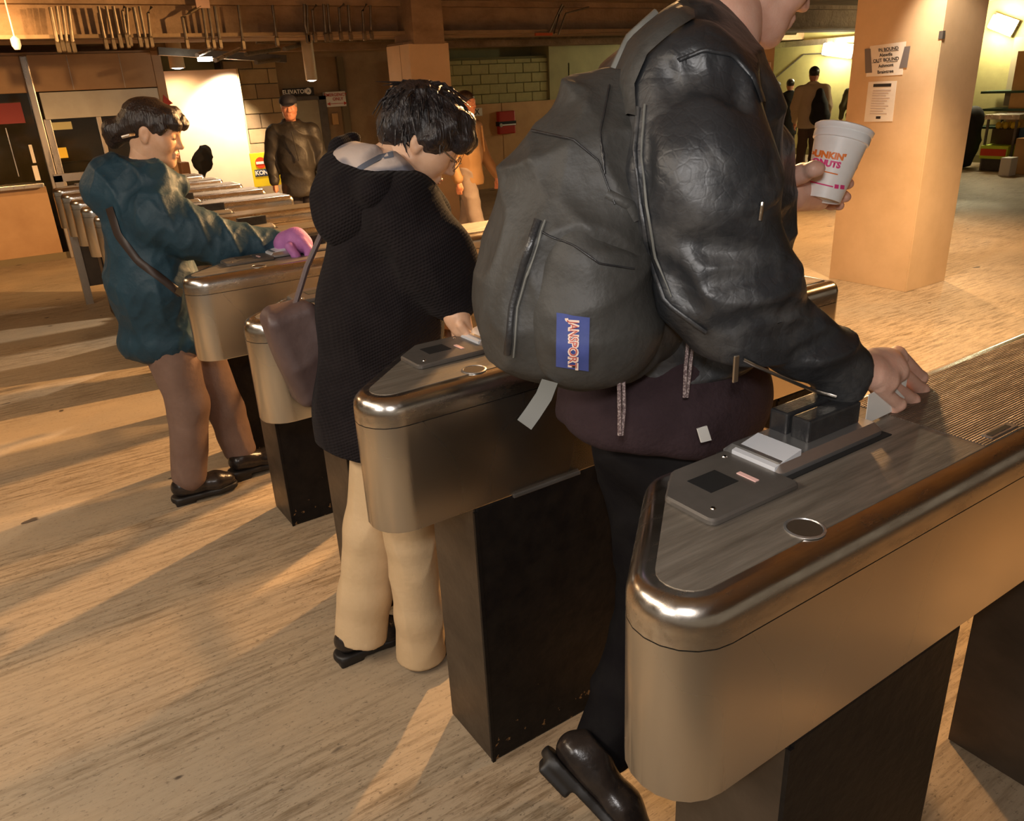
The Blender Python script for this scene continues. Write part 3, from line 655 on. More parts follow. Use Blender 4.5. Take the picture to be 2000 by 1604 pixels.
def face_bits(t, W, s=1.0, brow=None):
    """lips, eye slits and brows as separate small meshes"""
    q = B(); q.tube([W((.0935, .015, -.0585)), W((.0960, .006, -.0575)), W((.0966, 0, -.0583)), W((.0960, -.006, -.0575)), W((.0935, -.015, -.0585))], [.002*s, .0042*s, .0036*s, .0042*s, .002*s], 7)
    q.tube([W((.0925, .014, -.0665)), W((.0950, 0, -.0680)), W((.0925, -.014, -.0665))], [.002*s, .0048*s, .002*s], 7); q.build('lips', LIPM, t, smooth=True)
    for sd in (1, -1):
        q = B(); q.tube([W((.0868, (.031 - .012)*sd, .001)), W((.0890, .031*sd, -.001)), W((.0845, (.031 + .013)*sd, .001))], [.001*s, .0022*s, .001*s], 6); q.build('eye', EYEM, t, smooth=True)
        q = B(); q.tube([W((.0905, .014*sd, .026)), W((.0900, .030*sd, .031)), W((.0790, .048*sd, .027))], [.0018*s, .0028*s, .0012*s], 6); q.build('eyebrow', brow or EYEM, t, smooth=True)
def strands(name, F, mat, t, O, R, n, seeds, disp=None, key=None): pass
# ================================================================ MAN IN BLACK LEATHER JACKET
LEATHER = M('black_leather', (0.018, 0.0195, 0.022), 0.52, 0, (0.075, 0.073, 0.070), 9, bump=.38, bscale=17, contrast=(.48, .75), rvar=.08, spec=.6, bdist=.012)
add_crackle_bump(LEATHER, 60, .12, .0015); add_crackle_bump(LEATHER, 15, .14, .004)
PACKM = M('charcoal_nylon', (0.050, 0.049, 0.045), 0.55, 0, (0.038, 0.036, 0.032), 10, bump=.35, bscale=16, bdist=.02, spec=.35)
SWEATM = M('plum_brown_sweater', (0.034, 0.020, 0.023), 0.9, 0, (0.026, 0.015, 0.017), 14, bump=.3, bscale=120, spec=.2)
BLKTR = M('black_trousers', (0.007, 0.006, 0.007), 0.9, 0, (0.011, 0.010, 0.010), 10, bump=.2, bscale=40, spec=.08)
SHOEM = M('black_shoe_leather', (0.014, 0.011, 0.010), 0.25, 0, (0.03, 0.022, 0.018), 20, bump=.15, bscale=40)
SOLEM = M('black_rubber_sole', (0.012, 0.010, 0.009), 0.5)
WEBM = M('grey_webbing', (0.13, 0.13, 0.115), 0.6)
ZIPM = M('zip_metal', (0.6, 0.55, 0.48), 0.3, 1.0)
man = thing('person', 'person in black leather jacket with backpack holding a paper-white cup', 'person', (1.05, 1.06, 0))
# --- body: torso, limbs, head, neck, hands in one skin
hR = pitch_frame(math.radians(27), math.radians(-24)); chin = P(1496, 90, 1.05); hO = chin - np.array((.074, 0, -.112)) @ hR
FB = Field(.009)
neck0 = P(1392, 75, 1.05); 
FB.cap(hO + np.array((-.03, 0, -.05)) @ hR, neck0, .056, .062, .04).cap(neck0, P(1330, 300, 1.06), .07, .12, .05).cap(P(1330, 300, 1.06), P(1300, 800, 1.06), .12, .11, .05, (0, 1, 0), 1.2)
FB.chain([P(1365, 200, .90), P(1365, 360, .84), P(1410, 555, .80), P(1640, 712, .728)], [.06, .05, .045, .03], .03)
FB.chain([np.array((1.09, 1.20, 1.48)), np.array((1.12, 1.22, 1.30)), P(1500, 372, 1.06)], [.06, .045, .034], .03)
FB.chain([P(1280, 850, 1.12), P(1290, 1180, 1.10), P(1175, 1470, 1.10)], [.08, .055, .04], .03).chain([np.array((1.06, .98, .88)), np.array((1.36, .96, .50)), np.array((1.48, .96, .09))], [.08, .055, .04], .03)
FH = Field(.0036)
hW = head_prims(FH, hO, hR, 1.0); FH.cap(hO + np.array((-.03, 0, -.06)) @ hR, neck0, .054, .058, .04)
# right hand: loose fist pinching a card over the nearest turnstile
FR = Field(.0026)
FR.cap(P(1640, 712, .722), P(1692, 718, .722), .029, .028, .02, nrm((.2, -.5, .85)), .8)
FR.cap(P(1692, 718, .722), P(1738, 716, .722), .030, .034, .02, nrm((.25, -.4, .88)), .72)
FR.cap(P(1706, 706, .738), P(1752, 700, .742), .020, .019, .02).cap(P(1706, 738, .705), P(1735, 748, .696), .018, .016, .02)
for pts, r in ((((1752, 690), (1797, 738), (1783, 768), (1764, 778)), .0125), (((1742, 712), (1800, 762), (1776, 786), (1752, 790)), .0122), (((1728, 740), (1782, 782), (1754, 802), (1734, 800)), .0118), (((1716, 756), (1756, 790), (1738, 806), (1722, 802)), .0105)):
    k = [.748, .732, .714, .699][[.0125, .0122, .0118, .0105].index(r)]
    FR.chain([P(x, y, k + d) for (x, y), d in zip(pts, (0, -.002, .012, .022))], [r * 1.08, r * 1.02, r * .95, r * .85], .007)
FR.chain([P(1700, 742, .742), P(1728, 778, .738), P(1742, 796, .735)], [.015, .0125, .010], .01)
# left hand wrapped round the cup
CUPY = 1.00
cup_b, cup_t = P(1606, 391, CUPY), P(1650, 250, CUPY); cax = nrm(cup_t - cup_b)
FL = Field(.0026)
FL.cap(P(1500, 372, 1.06), P(1535, 368, 1.04), .032, .034, .02).cap(P(1535, 368, 1.04), P(1575, 372, 1.045), .036, .030, .02)
FL.cap(P(1548, 385, 1.035), P(1600, 392, 1.045), .026, .020, .02)
for pts, r in ((((1560, 345), (1615, 318, ), (1652, 322), (1664, 326)), .0125), (((1565, 360), (1612, 345), (1646, 352), (1657, 359)), .0125), (((1565, 378), (1605, 374), (1640, 378), (1652, 385)), .012), (((1562, 394), (1600, 396), (1624, 400), (1640, 402)), .0105)):
    FL.chain([P(x, y, Y) for (x, y), Y in zip(pts, (1.055, 1.085, 1.055, 1.02))], [r * 1.1, r * 1.05, r, r * .88], .007)
FL.chain([P(1535, 352, 1.01), P(1568, 338, .975), P(1590, 330, .945), P(1600, 330, .938)], [.021, .016, .0125, .010], .012)
body = join_sdf('body', [FB, FH, FR, FL], SKIN, man)
face_bits(man, hW)
hf = Field(.005); HB_ = M('brown_hair', (.05, .03, .018), .5, 0, (.03, .018, .01), 60, (1, 1, .2), .5, 180)
hf.ell(hW((-.022, 0, .045)), (.108, .088, .092), hR).ell(hW((.11, 0, -.03)), (.10, .12, .085), hR, .02, 'sub').ell(hW((-.005, -.085, -.02)), (.03, .03, .045), hR, .01, 'sub').ell(hW((-.005, .085, -.02)), (.03, .03, .045), hR, .01, 'sub')
sdf_obj('hair', hf, HB_, man, lambda V, N_: .004 * ridge(V, 90, 3))
# --- jacket
FJ = Field(.0062); Yd = (0, 1, 0)
FJ.cap(P(1330, 235, 1.06), P(1310, 560, 1.06), .150, .160, .05, Yd, 1.22).cap(P(1310, 560, 1.06), P(1300, 690, 1.06), .158, .165, .05, Yd, 1.12)
FJ.cap(P(1345, 185, .93), np.array((1.07, 1.20, 1.53)), .088, .080, .05).cap(P(1430, 330, 1.07), P(1440, 500, 1.08), .115, .120, .06)
FJ.cap(P(1340, 160, 1.0), P(1375, 85, 1.05), .10, .072, .05)
FJ.chain([P(1350, 192, .90), P(1368, 350, .845), P(1412, 545, .805), P(1450, 598, .790), P(1562, 668, .755), P(1652, 722, .728)], [.098, .104, .092, .078, .054, .050], .04)
FJ.chain([np.array((1.09, 1.20, 1.48)), np.array((1.12, 1.22, 1.30)), P(1465, 380, 1.09)], [.09, .08, .055], .04)
# collar and cuff
cu = nrm(P(1410, 40, 1.06) - P(1395, 80, 1.06)); FJ.cap(P(1345, 45, 1.0), P(1400, 88, .985), .030, .024, .03)
FJ.cut(P(1668, 728, .726), P(1668, 728, .726) - P(1600, 685, .745), .004)
FJ.cut(P(1500, 376, 1.07), P(1500, 376, 1.07) - P(1450, 376, 1.09), .004)
FJ.ell(hO + np.array((.015, 0, -.055)) @ hR, (.100, .086, .108), hR, .012, 'sub')
# sleeve folds: diagonal grooves at the elbow, shoulder puckers
for a, b, r in (((1345, 470), (1515, 500), .012), ((1390, 560), (1545, 535), .016), ((1420, 640), (1590, 595), .012), ((1470, 665), (1600, 640), .010), ((1545, 705), (1640, 655), .008), ((1300, 520), (1360, 600), .012), ((1262, 250), (1250, 400), .012), ((1300, 130), (1330, 180), .010), ((1400, 120), (1425, 190), .010), ((1440, 130), (1455, 200), .009), ((1350, 112), (1372, 170), .009)):
    m_ = [(P(a[0] + (b[0]-a[0]) * t_, a[1] + (b[1]-a[1]) * t_, .70 if a[1] > 440 else .735)) for t_ in (0, 1)]
    # walk the groove onto the sleeve's near surface
    FJ.pr.append(('cap', None, (a, b), r))
grooves = [p_ for p_ in FJ.pr if p_[0] == 'cap' and p_[1] is None]; FJ.pr = [p_ for p_ in FJ.pr if not (p_[0] == 'cap' and p_[1] is None)]
Vj, Fj = FJ.mesh()
from mathutils.bvhtree import BVHTree
BVHS['jk'] = BVHTree.FromPolygons([Vector(p) for p in Vj], [tuple(int(i) for i in f) for f in Fj])
for _, _, (a, b), r in grooves:
    pts = []
    for t_ in np.linspace(0, 1, 5):
        h = hit('jk', a[0] + (b[0]-a[0]) * t_, a[1] + (b[1]-a[1]) * t_ + 8 * math.sin(t_ * 3.1), r * .35)
        if h is not None: pts.append(np.array(h))
    if len(pts) > 1: FJ.chain(pts, [r * (.45 + .55 * math.sin(PI * (i + .5) / len(pts))) for i in range(len(pts))], .022, op='sub')
def jdisp(V, N_):
    e = np.clip((1.42 - V[:, 2]) / .25, 0, 1); return .0045 * wob(V, 26, 4) + (.0035 + .004 * e) * ridge(V * np.array([1, .6, 1.5]), 22, 8) + .0006 * wob(V, 90, 5)
jacket = sdf_obj('leather_jacket', FJ, LEATHER, man, jdisp, 'jk')
for nm, pts, w, m_ in (('sleeve_seam', [(1248, 210), (1240, 300), (1252, 400), (1268, 500), (1300, 590), (1380, 648)], 7, LEATHER), ('sleeve_seam', [(1262, 205), (1254, 300), (1266, 400), (1282, 500), (1312, 580)], 3, WEBM), ('shoulder_seam', [(1325, 118), (1375, 98), (1430, 108), (1470, 150), (1488, 200)], 9, LEATHER), ('cuff_zipper', [(1452, 700), (1500, 726), (1560, 752), (1634, 774)], 6, ZIPM), ('front_zipper', [(1487, 395), (1482, 430)], 5, ZIPM)):
    try: band(nm, 'jk', pts, w, m_, man, .0045)
    except Exception: pass
pz = hit('jk', 1438, 690, .004) or Vector(P(1438, 690, .80))
q = B(); q.box((pz.x - .005, pz.y - .003, pz.z - .042), (pz.x + .005, pz.y + .001, pz.z)); q.build('zip_pull', ZIPM, man, bevel=.0015)
# --- sweater tail and trousers
FS = Field(.007); FS.ell(P(1292, 775, 1.06), (.215, .195, .125), pitch_frame(math.radians(-6)), .03).cap(P(1300, 640, 1.06), P(1295, 760, 1.06), .165, .18, .05, Yd, 1.05)
FS.cut(P(1205, 884, .99), nrm((-.12, 0, -1)), .03)
sdf_obj('sweater', FS, SWEATM, man, lambda V, N_: .004 * wob(V * np.array([1.6, 1.6, .6]), 24, 2) + .003 * ridge(V * np.array([1.5, 1.5, .5]), 20, 6))
FT = Field(.008); FT.cap(P(1310, 790, 1.06), P(1300, 840, 1.06), .15, .145, .04, Yd, 1.05)
FT.chain([P(1270, 860, 1.12), P(1290, 1180, 1.11), P(1180, 1452, 1.10)], [.115, .088, .072], .04).chain([np.array((1.06, .985, .87)), np.array((1.36, .96, .50)), np.array((1.48, .96, .12))], [.11, .085, .075], .04)
sdf_obj('trousers', FT, BLKTR, man, lambda V, N_: .005 * ridge(V, 22, 9) + .004 * wob(V, 18, 3))
# care label on the sweater hem
q = B(); a, b, c_, d_ = P(1362, 838, .838), P(1381, 832, .838), P(1390, 860, .838), P(1370, 865, .838); q.prism([a, b, c_, d_], (0, .002, 0)); q.build('white_tag', WHITEPL, man)
# shoes
def shoe(t, heel, toe, up, w=.045, name='shoe', L_up=.075, collar=None):
    """heel and toe: sole points; up: direction of the instep"""
    heel, toe = np.asarray(heel, float), np.asarray(toe, float); f_ = nrm(toe - heel); u_ = nrm(np.asarray(up, float) - f_ * (np.asarray(up, float) @ f_)); s_ = np.cross(u_, f_); L_ = np.linalg.norm(toe - heel)
    def W_(x, z, y=0): return heel + f_ * x * L_ + u_ * z + s_ * y
    F_ = Field(.0045); F_.chain([W_(.10, .05), W_(.35, .048), W_(.70, .036), W_(.90, .030)], [w * .82, w * .85, w * .95, w * .72], .03, s_, 1.05).cap(W_(.16, .055), W_(.20, L_up + .01), w * .82, w * .80, .03).cut(W_(0, .012), -u_, .004).cut(W_(0, L_up + .028), u_, .004)
    sh = sdf_obj(name, F_, SHOEM, t)
    F2 = Field(.0045); F2.chain([W_(.08, .004), W_(.40, .004), W_(.72, .004), W_(.90, .004)], [w * .95, w * .92, w * 1.05, w * .85], .01).cut(W_(0, .016), u_, .003).cut(W_(0, -.008), -u_, .003)
    F2.box(W_(.13, -.012), (L_ * .14, w * .72, .014), np.stack([f_, s_, u_]), .006, .006)
    sdf_obj('sole', F2, SOLEM, sh); return sh
hl = P(1075, 1482, 1.11); shoe(man, hl, PZl(1240, 1655, .035), (.75, 0, .65), .048)
shoe(man, np.array((1.42, .96, .03)), np.array((1.70, .96, .03)), (0, 0, 1), .048)
# ================================================================ CUP
cupm = M('foam_cup', (.88, .87, .83), .45, 0, (.84, .82, .78), 30)
cup = thing('coffee_cup', 'large white foam cup with orange and pink lettering in a hand', 'cup', tuple(cup_b))
CH = np.linalg.norm(cup_t - cup_b); rb, rt = .034, .0535
q = B(); q.lathe([(rb * .9, .004), (rb, 0), (rb * 1.02, .004), (rb + (rt - rb) * .80 , CH * .80), (rb + (rt - rb) * .82, CH * .82)], cup_b, cax, 40); cb = q.build('cup_wall', cupm, cup, smooth=50)
q = B(); q.lathe([(rt * .955, CH * .80), (rt * .99, CH * .81), (rt * 1.0, CH * .90), (rt * .97, CH * .915), (rt * 1.02, CH * .93), (rt * 1.05, CH * .985), (rt * .99, CH), (rt * .93, CH * .985)], cup_b, cax, 40); q.build('lid', M('white_lid', (.88, .88, .86), .3), cup, smooth=50)
me_ = cb.data; BVHS['cup'] = BVHTree.FromPolygons([v.co + root_loc(cup) for v in me_.vertices], [tuple(p.vertices) for p in me_.polygons])
ORI = M('orange_print', (.85, .22, .03), .5); PKI = M('pink_print', (.75, .05, .22), .5)
print_on('lettering', 'cup', "DUNKIN'", 1, [(1580, 289), (1654, 301), (1650, 315), (1577, 304)], ORI, cup, .0008, offset=.06)
print_on('lettering', 'cup', 'DONUTS', 1, [(1577, 305), (1644, 317), (1640, 330), (1574, 319)], PKI, cup, .0008, offset=.06)
for y0, y1, x0, x1, m_, h_ in ((332, 341, 1597, 1636, ORI, 2.4), (354, 365, 1580, 1627, PKI, 2.6)): band('printed_line', 'cup', [(x0, y0), (x1, y1)], h_, m_, cup, .0009, 10)
for x, y in ((1634, 364), (1645, 365)): patch('printed_square', 'cup', [(x - 4, y - 4), (x + 4, y - 3), (x + 3, y + 5), (x - 5, y + 4)], PKI, cup, 2, 2, .001)
# fare card in the right hand
card = thing('fare_card', 'pale fare card pinched in the right hand over the turnstile', 'card', tuple(PZl(1727, 812, 1.034)))
g0, g1 = PZl(1690, 829, 1.034), PZl(1764, 794, 1.034); cq = [g0 + np.array((0, 0, .054)), g1 + np.array((0, 0, .054)), g1, g0]
q = B(); q.prism(cq, (0, .0012, 0)); q.build('card', WHITEPL, card)
gm = (g0 + g1) / 2; gd = nrm(g1 - g0); q = B(); q.prism([gm + gd * -.004 + np.array((0, -.002, .026)), gm + gd * .012 + np.array((0, -.002, .020)), gm + gd * .012 + np.array((0, -.002, .034))], (0, .0008, 0)); q.build('printed_arrow', INK, card)
# ================================================================ BACKPACK
pack = thing('backpack', 'charcoal backpack with blue label hanging on the leather jacket', 'backpack', tuple(P(1130, 700, 1.0)))
FP = Field(.0062)
FP.chain([P(1178, 255, 1.02), P(1140, 380, 1.01), P(1112, 500, 1.0), P(1090, 610, 1.0)], [.094, .118, .124, .114], .05, Yd, 1.05).cap(P(1090, 610, 1.0), P(1150, 650, .99), .113, .095, .05).cap(P(1215, 300, .985), P(1235, 600, .98), .07, .09, .06).cap(P(1230, 600, .97), P(1290, 640, .97), .08, .06, .05)
for pts in ([(1105, 270), (1090, 400), (1010, 560), (985, 690)],):
    pass
def pdisp(V, N_): return .006 * wob(V, 17, 11) + .007 * ridge(V * np.array([1, 1, 1.3]), 17, 13) + .0035 * ridge(V, 40, 15)
sdf_obj('main_bag', FP, PACKM, pack, pdisp, 'pk')
FQ = Field(.0055); FQ.cap(P(1142, 520, .925), P(1132, 652, .93), .082, .090, .04).cap(P(1170, 500, .93), P(1190, 640, .925), .07, .082, .04)
FQ.cap(P(1040, 420, .86), P(1240, 470, .86), .008, .008, .03, op='sub')
sdf_obj('front_pocket', FQ, PACKM, pack, lambda V, N_: .004 * wob(V, 24, 21) + .006 * ridge(V * np.array([.7, .7, 1.8]), 18, 23), 'pf')
class _Both: pass
BVHS['pkall'] = None
def hit_pack(x, y, off):
    a = hit('pk', x, y, off); b = hit('pf', x, y, off)
    if a is None: return b
    if b is None: return a
    return a if (a - Vector(CO)).length < (b - Vector(CO)).length else b
_hit0 = hit
def hit(key, x, y, off=.002): return hit_pack(x, y, off) if key == 'pkall' else _hit0(key, x, y, off)
LABM = M('blue_label', (.035, .055, .20), .6, 0, (.05, .07, .24), 40)
LETM = M('red_stitching', (.42, .07, .05), .6); LETW = M('cream_stitching', (.72, .55, .45), .6)
lab = patch('brand_label', 'pkall', [(1089, 611), (1151, 619), (1149, 722), (1088, 713)], LABM, pack, 6, 10, .004)
# lettering runs down the label, glyph tops to the right
print_on('lettering_outline', 'pkall', 'JANSPORT', 1, [(1132, 621), (1130, 719), (1105, 717), (1105, 619)], LETW, lab, .0052, offset=.07)
print_on('lettering', 'pkall', 'JANSPORT', 1, [(1129, 625), (1127, 714), (1109, 713), (1109, 623)], LETM, lab, .0062, offset=.0)
for nm, pts, w, m_ in (('zipper', [(1052, 430), (1022, 520), (1000, 600), (992, 690)], 13, BLACKPL), ('piping', [(1066, 432), (1036, 520), (1012, 600), (1004, 695)], 4, WEBM), ('seam', [(1040, 258), (1120, 275), (1170, 315), (1200, 400)], 4, BLACKPL), ('seam', [(1060, 455), (1120, 480), (1170, 515), (1235, 525)], 4, BLACKPL), ('seam', [(1190, 170), (1172, 260), (1182, 340)], 5, BLACKPL), ('compression_strap', [(1185, 378), (1230, 402), (1245, 430)], 20, PACKM)):
    try: band(nm, 'pkall', pts, w, m_, pack, .005)
    except Exception: pass
# shoulder strap over the jacket
def ribbon(name, pts, w, side, mat, parent, th=.004):
    pts = [Vector(p) for p in pts]; side = Vector(side).normalized(); loops = []
    for i, p in enumerate(pts):
        t_ = (pts[min(i+1, len(pts)-1)] - pts[max(i-1, 0)]).normalized(); s_ = (side - t_ * side.dot(t_)).normalized(); n_ = t_.cross(s_)
        loops.append([p + s_ * w/2 + n_ * th/2, p - s_ * w/2 + n_ * th/2, p - s_ * w/2 - n_ * th/2, p + s_ * w/2 - n_ * th/2])
    q = B(); q.rings(loops); return q.build(name, mat, parent, smooth=60)
band('shoulder_strap', 'jk', [(1225, 230), (1222, 160), (1250, 95), (1300, 50), (1345, 22)], 46, PACKM, pack, .012, 20)
band('strap_edge', 'jk', [(1202, 230), (1202, 150), (1236, 80), (1290, 32)], 5, WEBM, pack, .014, 20)
ribbon('webbing_strap', [P(1074, 745, .93), P(1062, 775, .92), P(1040, 808, .92), P(1024, 830, .92)], .026, (1, -.4, .3), WEBM, pack, .002)
for pts in ([(1213, 745), (1214, 800), (1212, 850)], [(1348, 668), (1343, 720), (1339, 776)]):
    for dx in (-4, 5): q = B(); q.tube([P(x + dx * (1 - .5 * (i == 2)), y, .875) for i, (x, y) in enumerate(pts)], .0032, 6); q.build('zip_cord', M('cord', (.12, .08, .08), .7, 0, (.35, .28, .26), 320, contrast=(.5, .55)) if 'cord' not in bpy.data.materials else bpy.data.materials['cord'], pack)
# ================================================================ WOMAN IN BLACK KNIT COAT
KNIT = M('black_knit_coat', (0.009, 0.007, 0.008), 0.95, 0, (0.014, 0.011, 0.012), 12, bump=.2, bscale=160, sheen=.02, spec=.12)
add_wave_bump(KNIT, 42, 'Z', .5, .004, (0.25, .35, 0)); add_wave_bump(KNIT, 60, 'X', .35, .002)
LINM = M('pale_hood_lining', (.50, .41, .36), .8, 0, (.16, .16, .19), 7, (1, 1, 3), .2, 60, contrast=(.48, .6), detail=1)
BEIGE = M('beige_trousers', (.60, .43, .25), .8, 0, (.54, .38, .21), 6, bump=.15, bscale=70)
HAIRB = M('black_hair', (.012, .010, .011), .38, 0, (.03, .022, .02), 50, (1, 1, .25), .6, 160, bstretch=(1, 1, .2), spec=.5)
wom = thing('person', 'woman in long black knit coat and beige trousers wearing glasses', 'person', (.75, 1.85, 0))
hR2 = pitch_frame(math.radians(40), math.radians(-30)); chin2 = P(826, 374, 1.80); S2 = .92; hO2 = chin2 - (np.array((.074, 0, -.112)) * S2) @ hR2
FB = Field(.009); nk = P(738, 352, 1.84)
FB.cap(hO2 + np.array((-.03, 0, -.05)) @ hR2, nk, .046, .050, .04).cap(nk, P(735, 450, 1.85), .06, .10, .05).cap(P(735, 450, 1.85), P(742, 780, 1.86), .10, .11, .05, (0, 1, 0), 1.2)
FB.chain([P(785, 425, 1.70), P(862, 535, 1.66), P(890, 590, 1.63)], [.05, .04, .026], .03).chain([np.array((.86, 2.02, 1.30)), np.array((.84, 2.06, 1.05)), np.array((.98, 2.02, .98))], [.05, .04, .026], .03)
FB.chain([P(755, 830, 1.92), P(725, 1020, 1.93), P(715, 1240, 1.94)], [.07, .05, .035], .03).chain([P(775, 840, 1.80), P(800, 1050, 1.80), P(818, 1290, 1.80)], [.07, .05, .035], .03)
FH = Field(.0036); hW2 = head_prims(FH, hO2, hR2, S2, True); FH.cap(hO2 + np.array((-.03, 0, -.06)) @ hR2, nk, .045, .047, .04)
FR = Field(.003); FR.cap(P(888, 585, 1.635), P(892, 618, 1.612), .024, .027, .02).cap(P(892, 618, 1.612), P(902, 640, 1.60), .028, .026, .02)
for i, dy in enumerate((-.024, -.008, .008, .024)):
    FR.chain([P(900 + i * 3, 636, 1.603 + dy), P(914 + i, 655, 1.597 + dy), P(912, 674, 1.597 + dy)], [.0105, .0095, .008], .006)
FR.chain([P(885, 630, 1.625), P(893, 655, 1.635), P(900, 670, 1.63)], [.013, .011, .009], .01)
FL2 = Field(.0045); FL2.cap(np.array((.96, 2.02, .985)), np.array((1.05, 2.00, .96)), .024, .028, .02)
for dy in (-.024, -.008, .008, .024): FL2.chain([np.array((1.05, 2.0 + dy, .955)), np.array((1.09, 2.0 + dy, .935)), np.array((1.085, 2.0 + dy, .905))], [.0105, .0095, .008], .006)
join_sdf('body', [FB, FH, FR, FL2], SKIN2, wom); face_bits(wom, hW2, S2)
# hair: short, full, brushed over the ear
fh = Field(.0042); fh.ell(hW2((-.020, 0, .038)), np.array((.110, .090, .094)) * S2, hR2).ell(hW2((-.075, 0, -.015)), np.array((.045, .070, .06)) * S2, hR2, .04)
for sd in (1, -1):
    fh.chain([hW2((.03, .062*sd, .065)), hW2((.020, .076*sd, .020)), hW2((.010, .078*sd, -.022))], [.028, .018, .008], .03)
fh.chain([hW2((.06, -.035, .090)), hW2((.092, -.045, .055)), hW2((.094, -.050, .038))], [.026, .014, .006], .03).chain([hW2((.065, .02, .092)), hW2((.100, .015, .060)), hW2((.103, .01, .040))], [.026, .014, .006], .03)
fh.ell(hW2((.118, 0, -.050)), np.array((.088, .11, .080)) * S2, hR2, .015, 'sub').ell(hW2((.0, -.09, -.045)), np.array((.03, .03, .035)) * S2, hR2, .01, 'sub')
hair = sdf_obj('hair', fh, HAIRB, wom, lambda V, N_: .0035 * ridge(V, 75, 31) + .0015 * wob(V, 150, 33), 'hr')
rr_ = random.Random(8); q = B()
for i in range(520):
    a = rr_.uniform(-PI, PI); z_ = rr_.uniform(-.55, 1); d0 = np.array((math.cos(a) * math.sqrt(1 - z_*z_), math.sin(a) * math.sqrt(1 - z_*z_), z_))
    if d0[0] > .35 and d0[2] < .45: continue
    if d0[2] < .1 and d0[0] > -.15: continue
    o_ = hW2(np.array((-.02, 0, .038)) + d0 * np.array((.108, .088, .092))); tan = nrm(np.cross(np.cross(d0, nrm((-.6, 0, .8))), d0) + 1e-6) * -1
    jt = np.array((rr_.uniform(-1, 1), rr_.uniform(-1, 1), rr_.uniform(-1, 1))) * .25; tan = nrm(tan + jt)
    L_ = rr_.uniform(.04, .085); p0 = o_ - (d0 * .004) @ hR2; p1 = o_ + (tan * L_ * .5 + d0 * L_ * .05) @ hR2; p2 = o_ + (tan * L_ - d0 * L_ * rr_.uniform(-.15, .35)) @ hR2
    q.tube([p0, p1, p2], [.003, .0024, .0004], 4, False)
q.build('hair_strands', HAIRB, wom, smooth=True)
# glasses
q = B(); GL = M('glasses_metal', (.75, .70, .66), .2, 1.0)
for sd in (1, -1): q.tube([hW2((.00, .080*sd, .012)), hW2((.06, .072*sd, .010)), hW2((.100, .058*sd, .006))], .0022, 6)
for sd in (1, -1): q.tube([hW2((.104 + .004*math.cos(t_), (.031 + .025*math.cos(t_))*sd, .001 + .018*math.sin(t_))) for t_ in np.linspace(0, 2*PI, 18)], .0014, 5, False)
q.tube([hW2((.112, .008, .006)), hW2((.114, 0, .008)), hW2((.112, -.008, .006))], .0014, 5); q.build('glasses', GL, wom, smooth=True)
# coat
FC = Field(.0064); Yd = (0, 1, 0)
FC.cap(P(750, 425, 1.86), P(742, 600, 1.87), .128, .148, .05, Yd, 1.25).cap(P(742, 600, 1.87), P(738, 800, 1.88), .148, .160, .05, Yd, 1.12).cap(P(738, 800, 1.88), P(745, 960, 1.87), .158, .172, .05, Yd, 1.08)
FC.cap(P(785, 408, 1.72), np.array((.88, 2.0, 1.33)), .082, .08, .05)
FC.chain([P(790, 420, 1.70), P(850, 500, 1.665), P(872, 545, 1.655), P(888, 588, 1.636)], [.082, .084, .076, .052], .04)
FC.chain([np.array((.87, 2.02, 1.30)), np.array((.85, 2.06, 1.06)), np.array((.97, 2.02, .985))], [.08, .07, .05], .04)
FC.cap(P(800, 372, 1.78), P(842, 415, 1.77), .055, .05, .04)
FC.cut(P(665, 905, 1.75), nrm((-.32, -.05, -1)), .006)
FC.ell(hO2 + np.array((.0, 0, -.06)) @ hR2, (.075, .072, .10), hR2, .012, 'sub')
FC.chain([P(775, 480, 1.55), P(800, 560, 1.55), P(830, 600, 1.55)], [.012, .02, .014], .03, op='sub')
sdf_obj('coat', FC, KNIT, wom, lambda V, N_: .004 * wob(V * np.array([1.4, 1.4, .6]), 15, 41) + .003 * ridge(V * np.array([1.6, 1.6, .6]), 17, 43), 'ct')
# hood lying on the back with pale lining
FHd = Field(.006)
FHd.ell(P(712, 380, 1.85), (.118, .150, .098), pitch_frame(math.radians(-18)), .04).cap(P(680, 405, 1.85), P(672, 432, 1.86), .070, .062, .05, Yd, 1.2).cap(P(760, 385, 1.72), P(830, 400, 1.76), .045, .045, .04)
FHd.ell(P(748, 318, 1.85), (.118, .125, .090), pitch_frame(math.radians(20)), .02, 'sub').ell(hO2 + np.array((.0, 0, -.06)) @ hR2, (.078, .075, .105), hR2, .012, 'sub')
FHd.chain([P(690, 272, 1.99), P(664, 292, 1.97), P(650, 328, 1.92), P(672, 358, 1.79), P(726, 372, 1.70), P(800, 376, 1.69), P(848, 402, 1.71)], [.018, .022, .026, .030, .030, .028, .022], .03)
sdf_obj('hood', FHd, KNIT, wom, lambda V, N_: .004 * ridge(V, 20, 45) + .003 * wob(V, 20, 46))
FLn = Field(.006); FLn.ell(P(738, 338, 1.85), (.112, .132, .074), pitch_frame(math.radians(18)), .03).ell(P(788, 275, 1.85), (.105, .10, .07), pitch_frame(math.radians(30)), .03, 'sub').ell(hO2 + np.array((.0, 0, -.03)) @ hR2, (.080, .074, .105), hR2, .012, 'sub')
FLn.chain([P(672, 338, 1.72), P(715, 312, 1.74), P(770, 292, 1.80)], [.012, .016, .012], .02, op='sub')
sdf_obj('hood_lining', FLn, LINM, wom, lambda V, N_: .005 * ridge(V * np.array([1, .6, 1]), 30, 47), 'ln')
band('lining_stripe', 'ln', [(684, 348), (705, 328), (740, 308), (785, 298)], 11, M('slate_stripe', (.10, .11, .14), .8), wom, .003, 14)
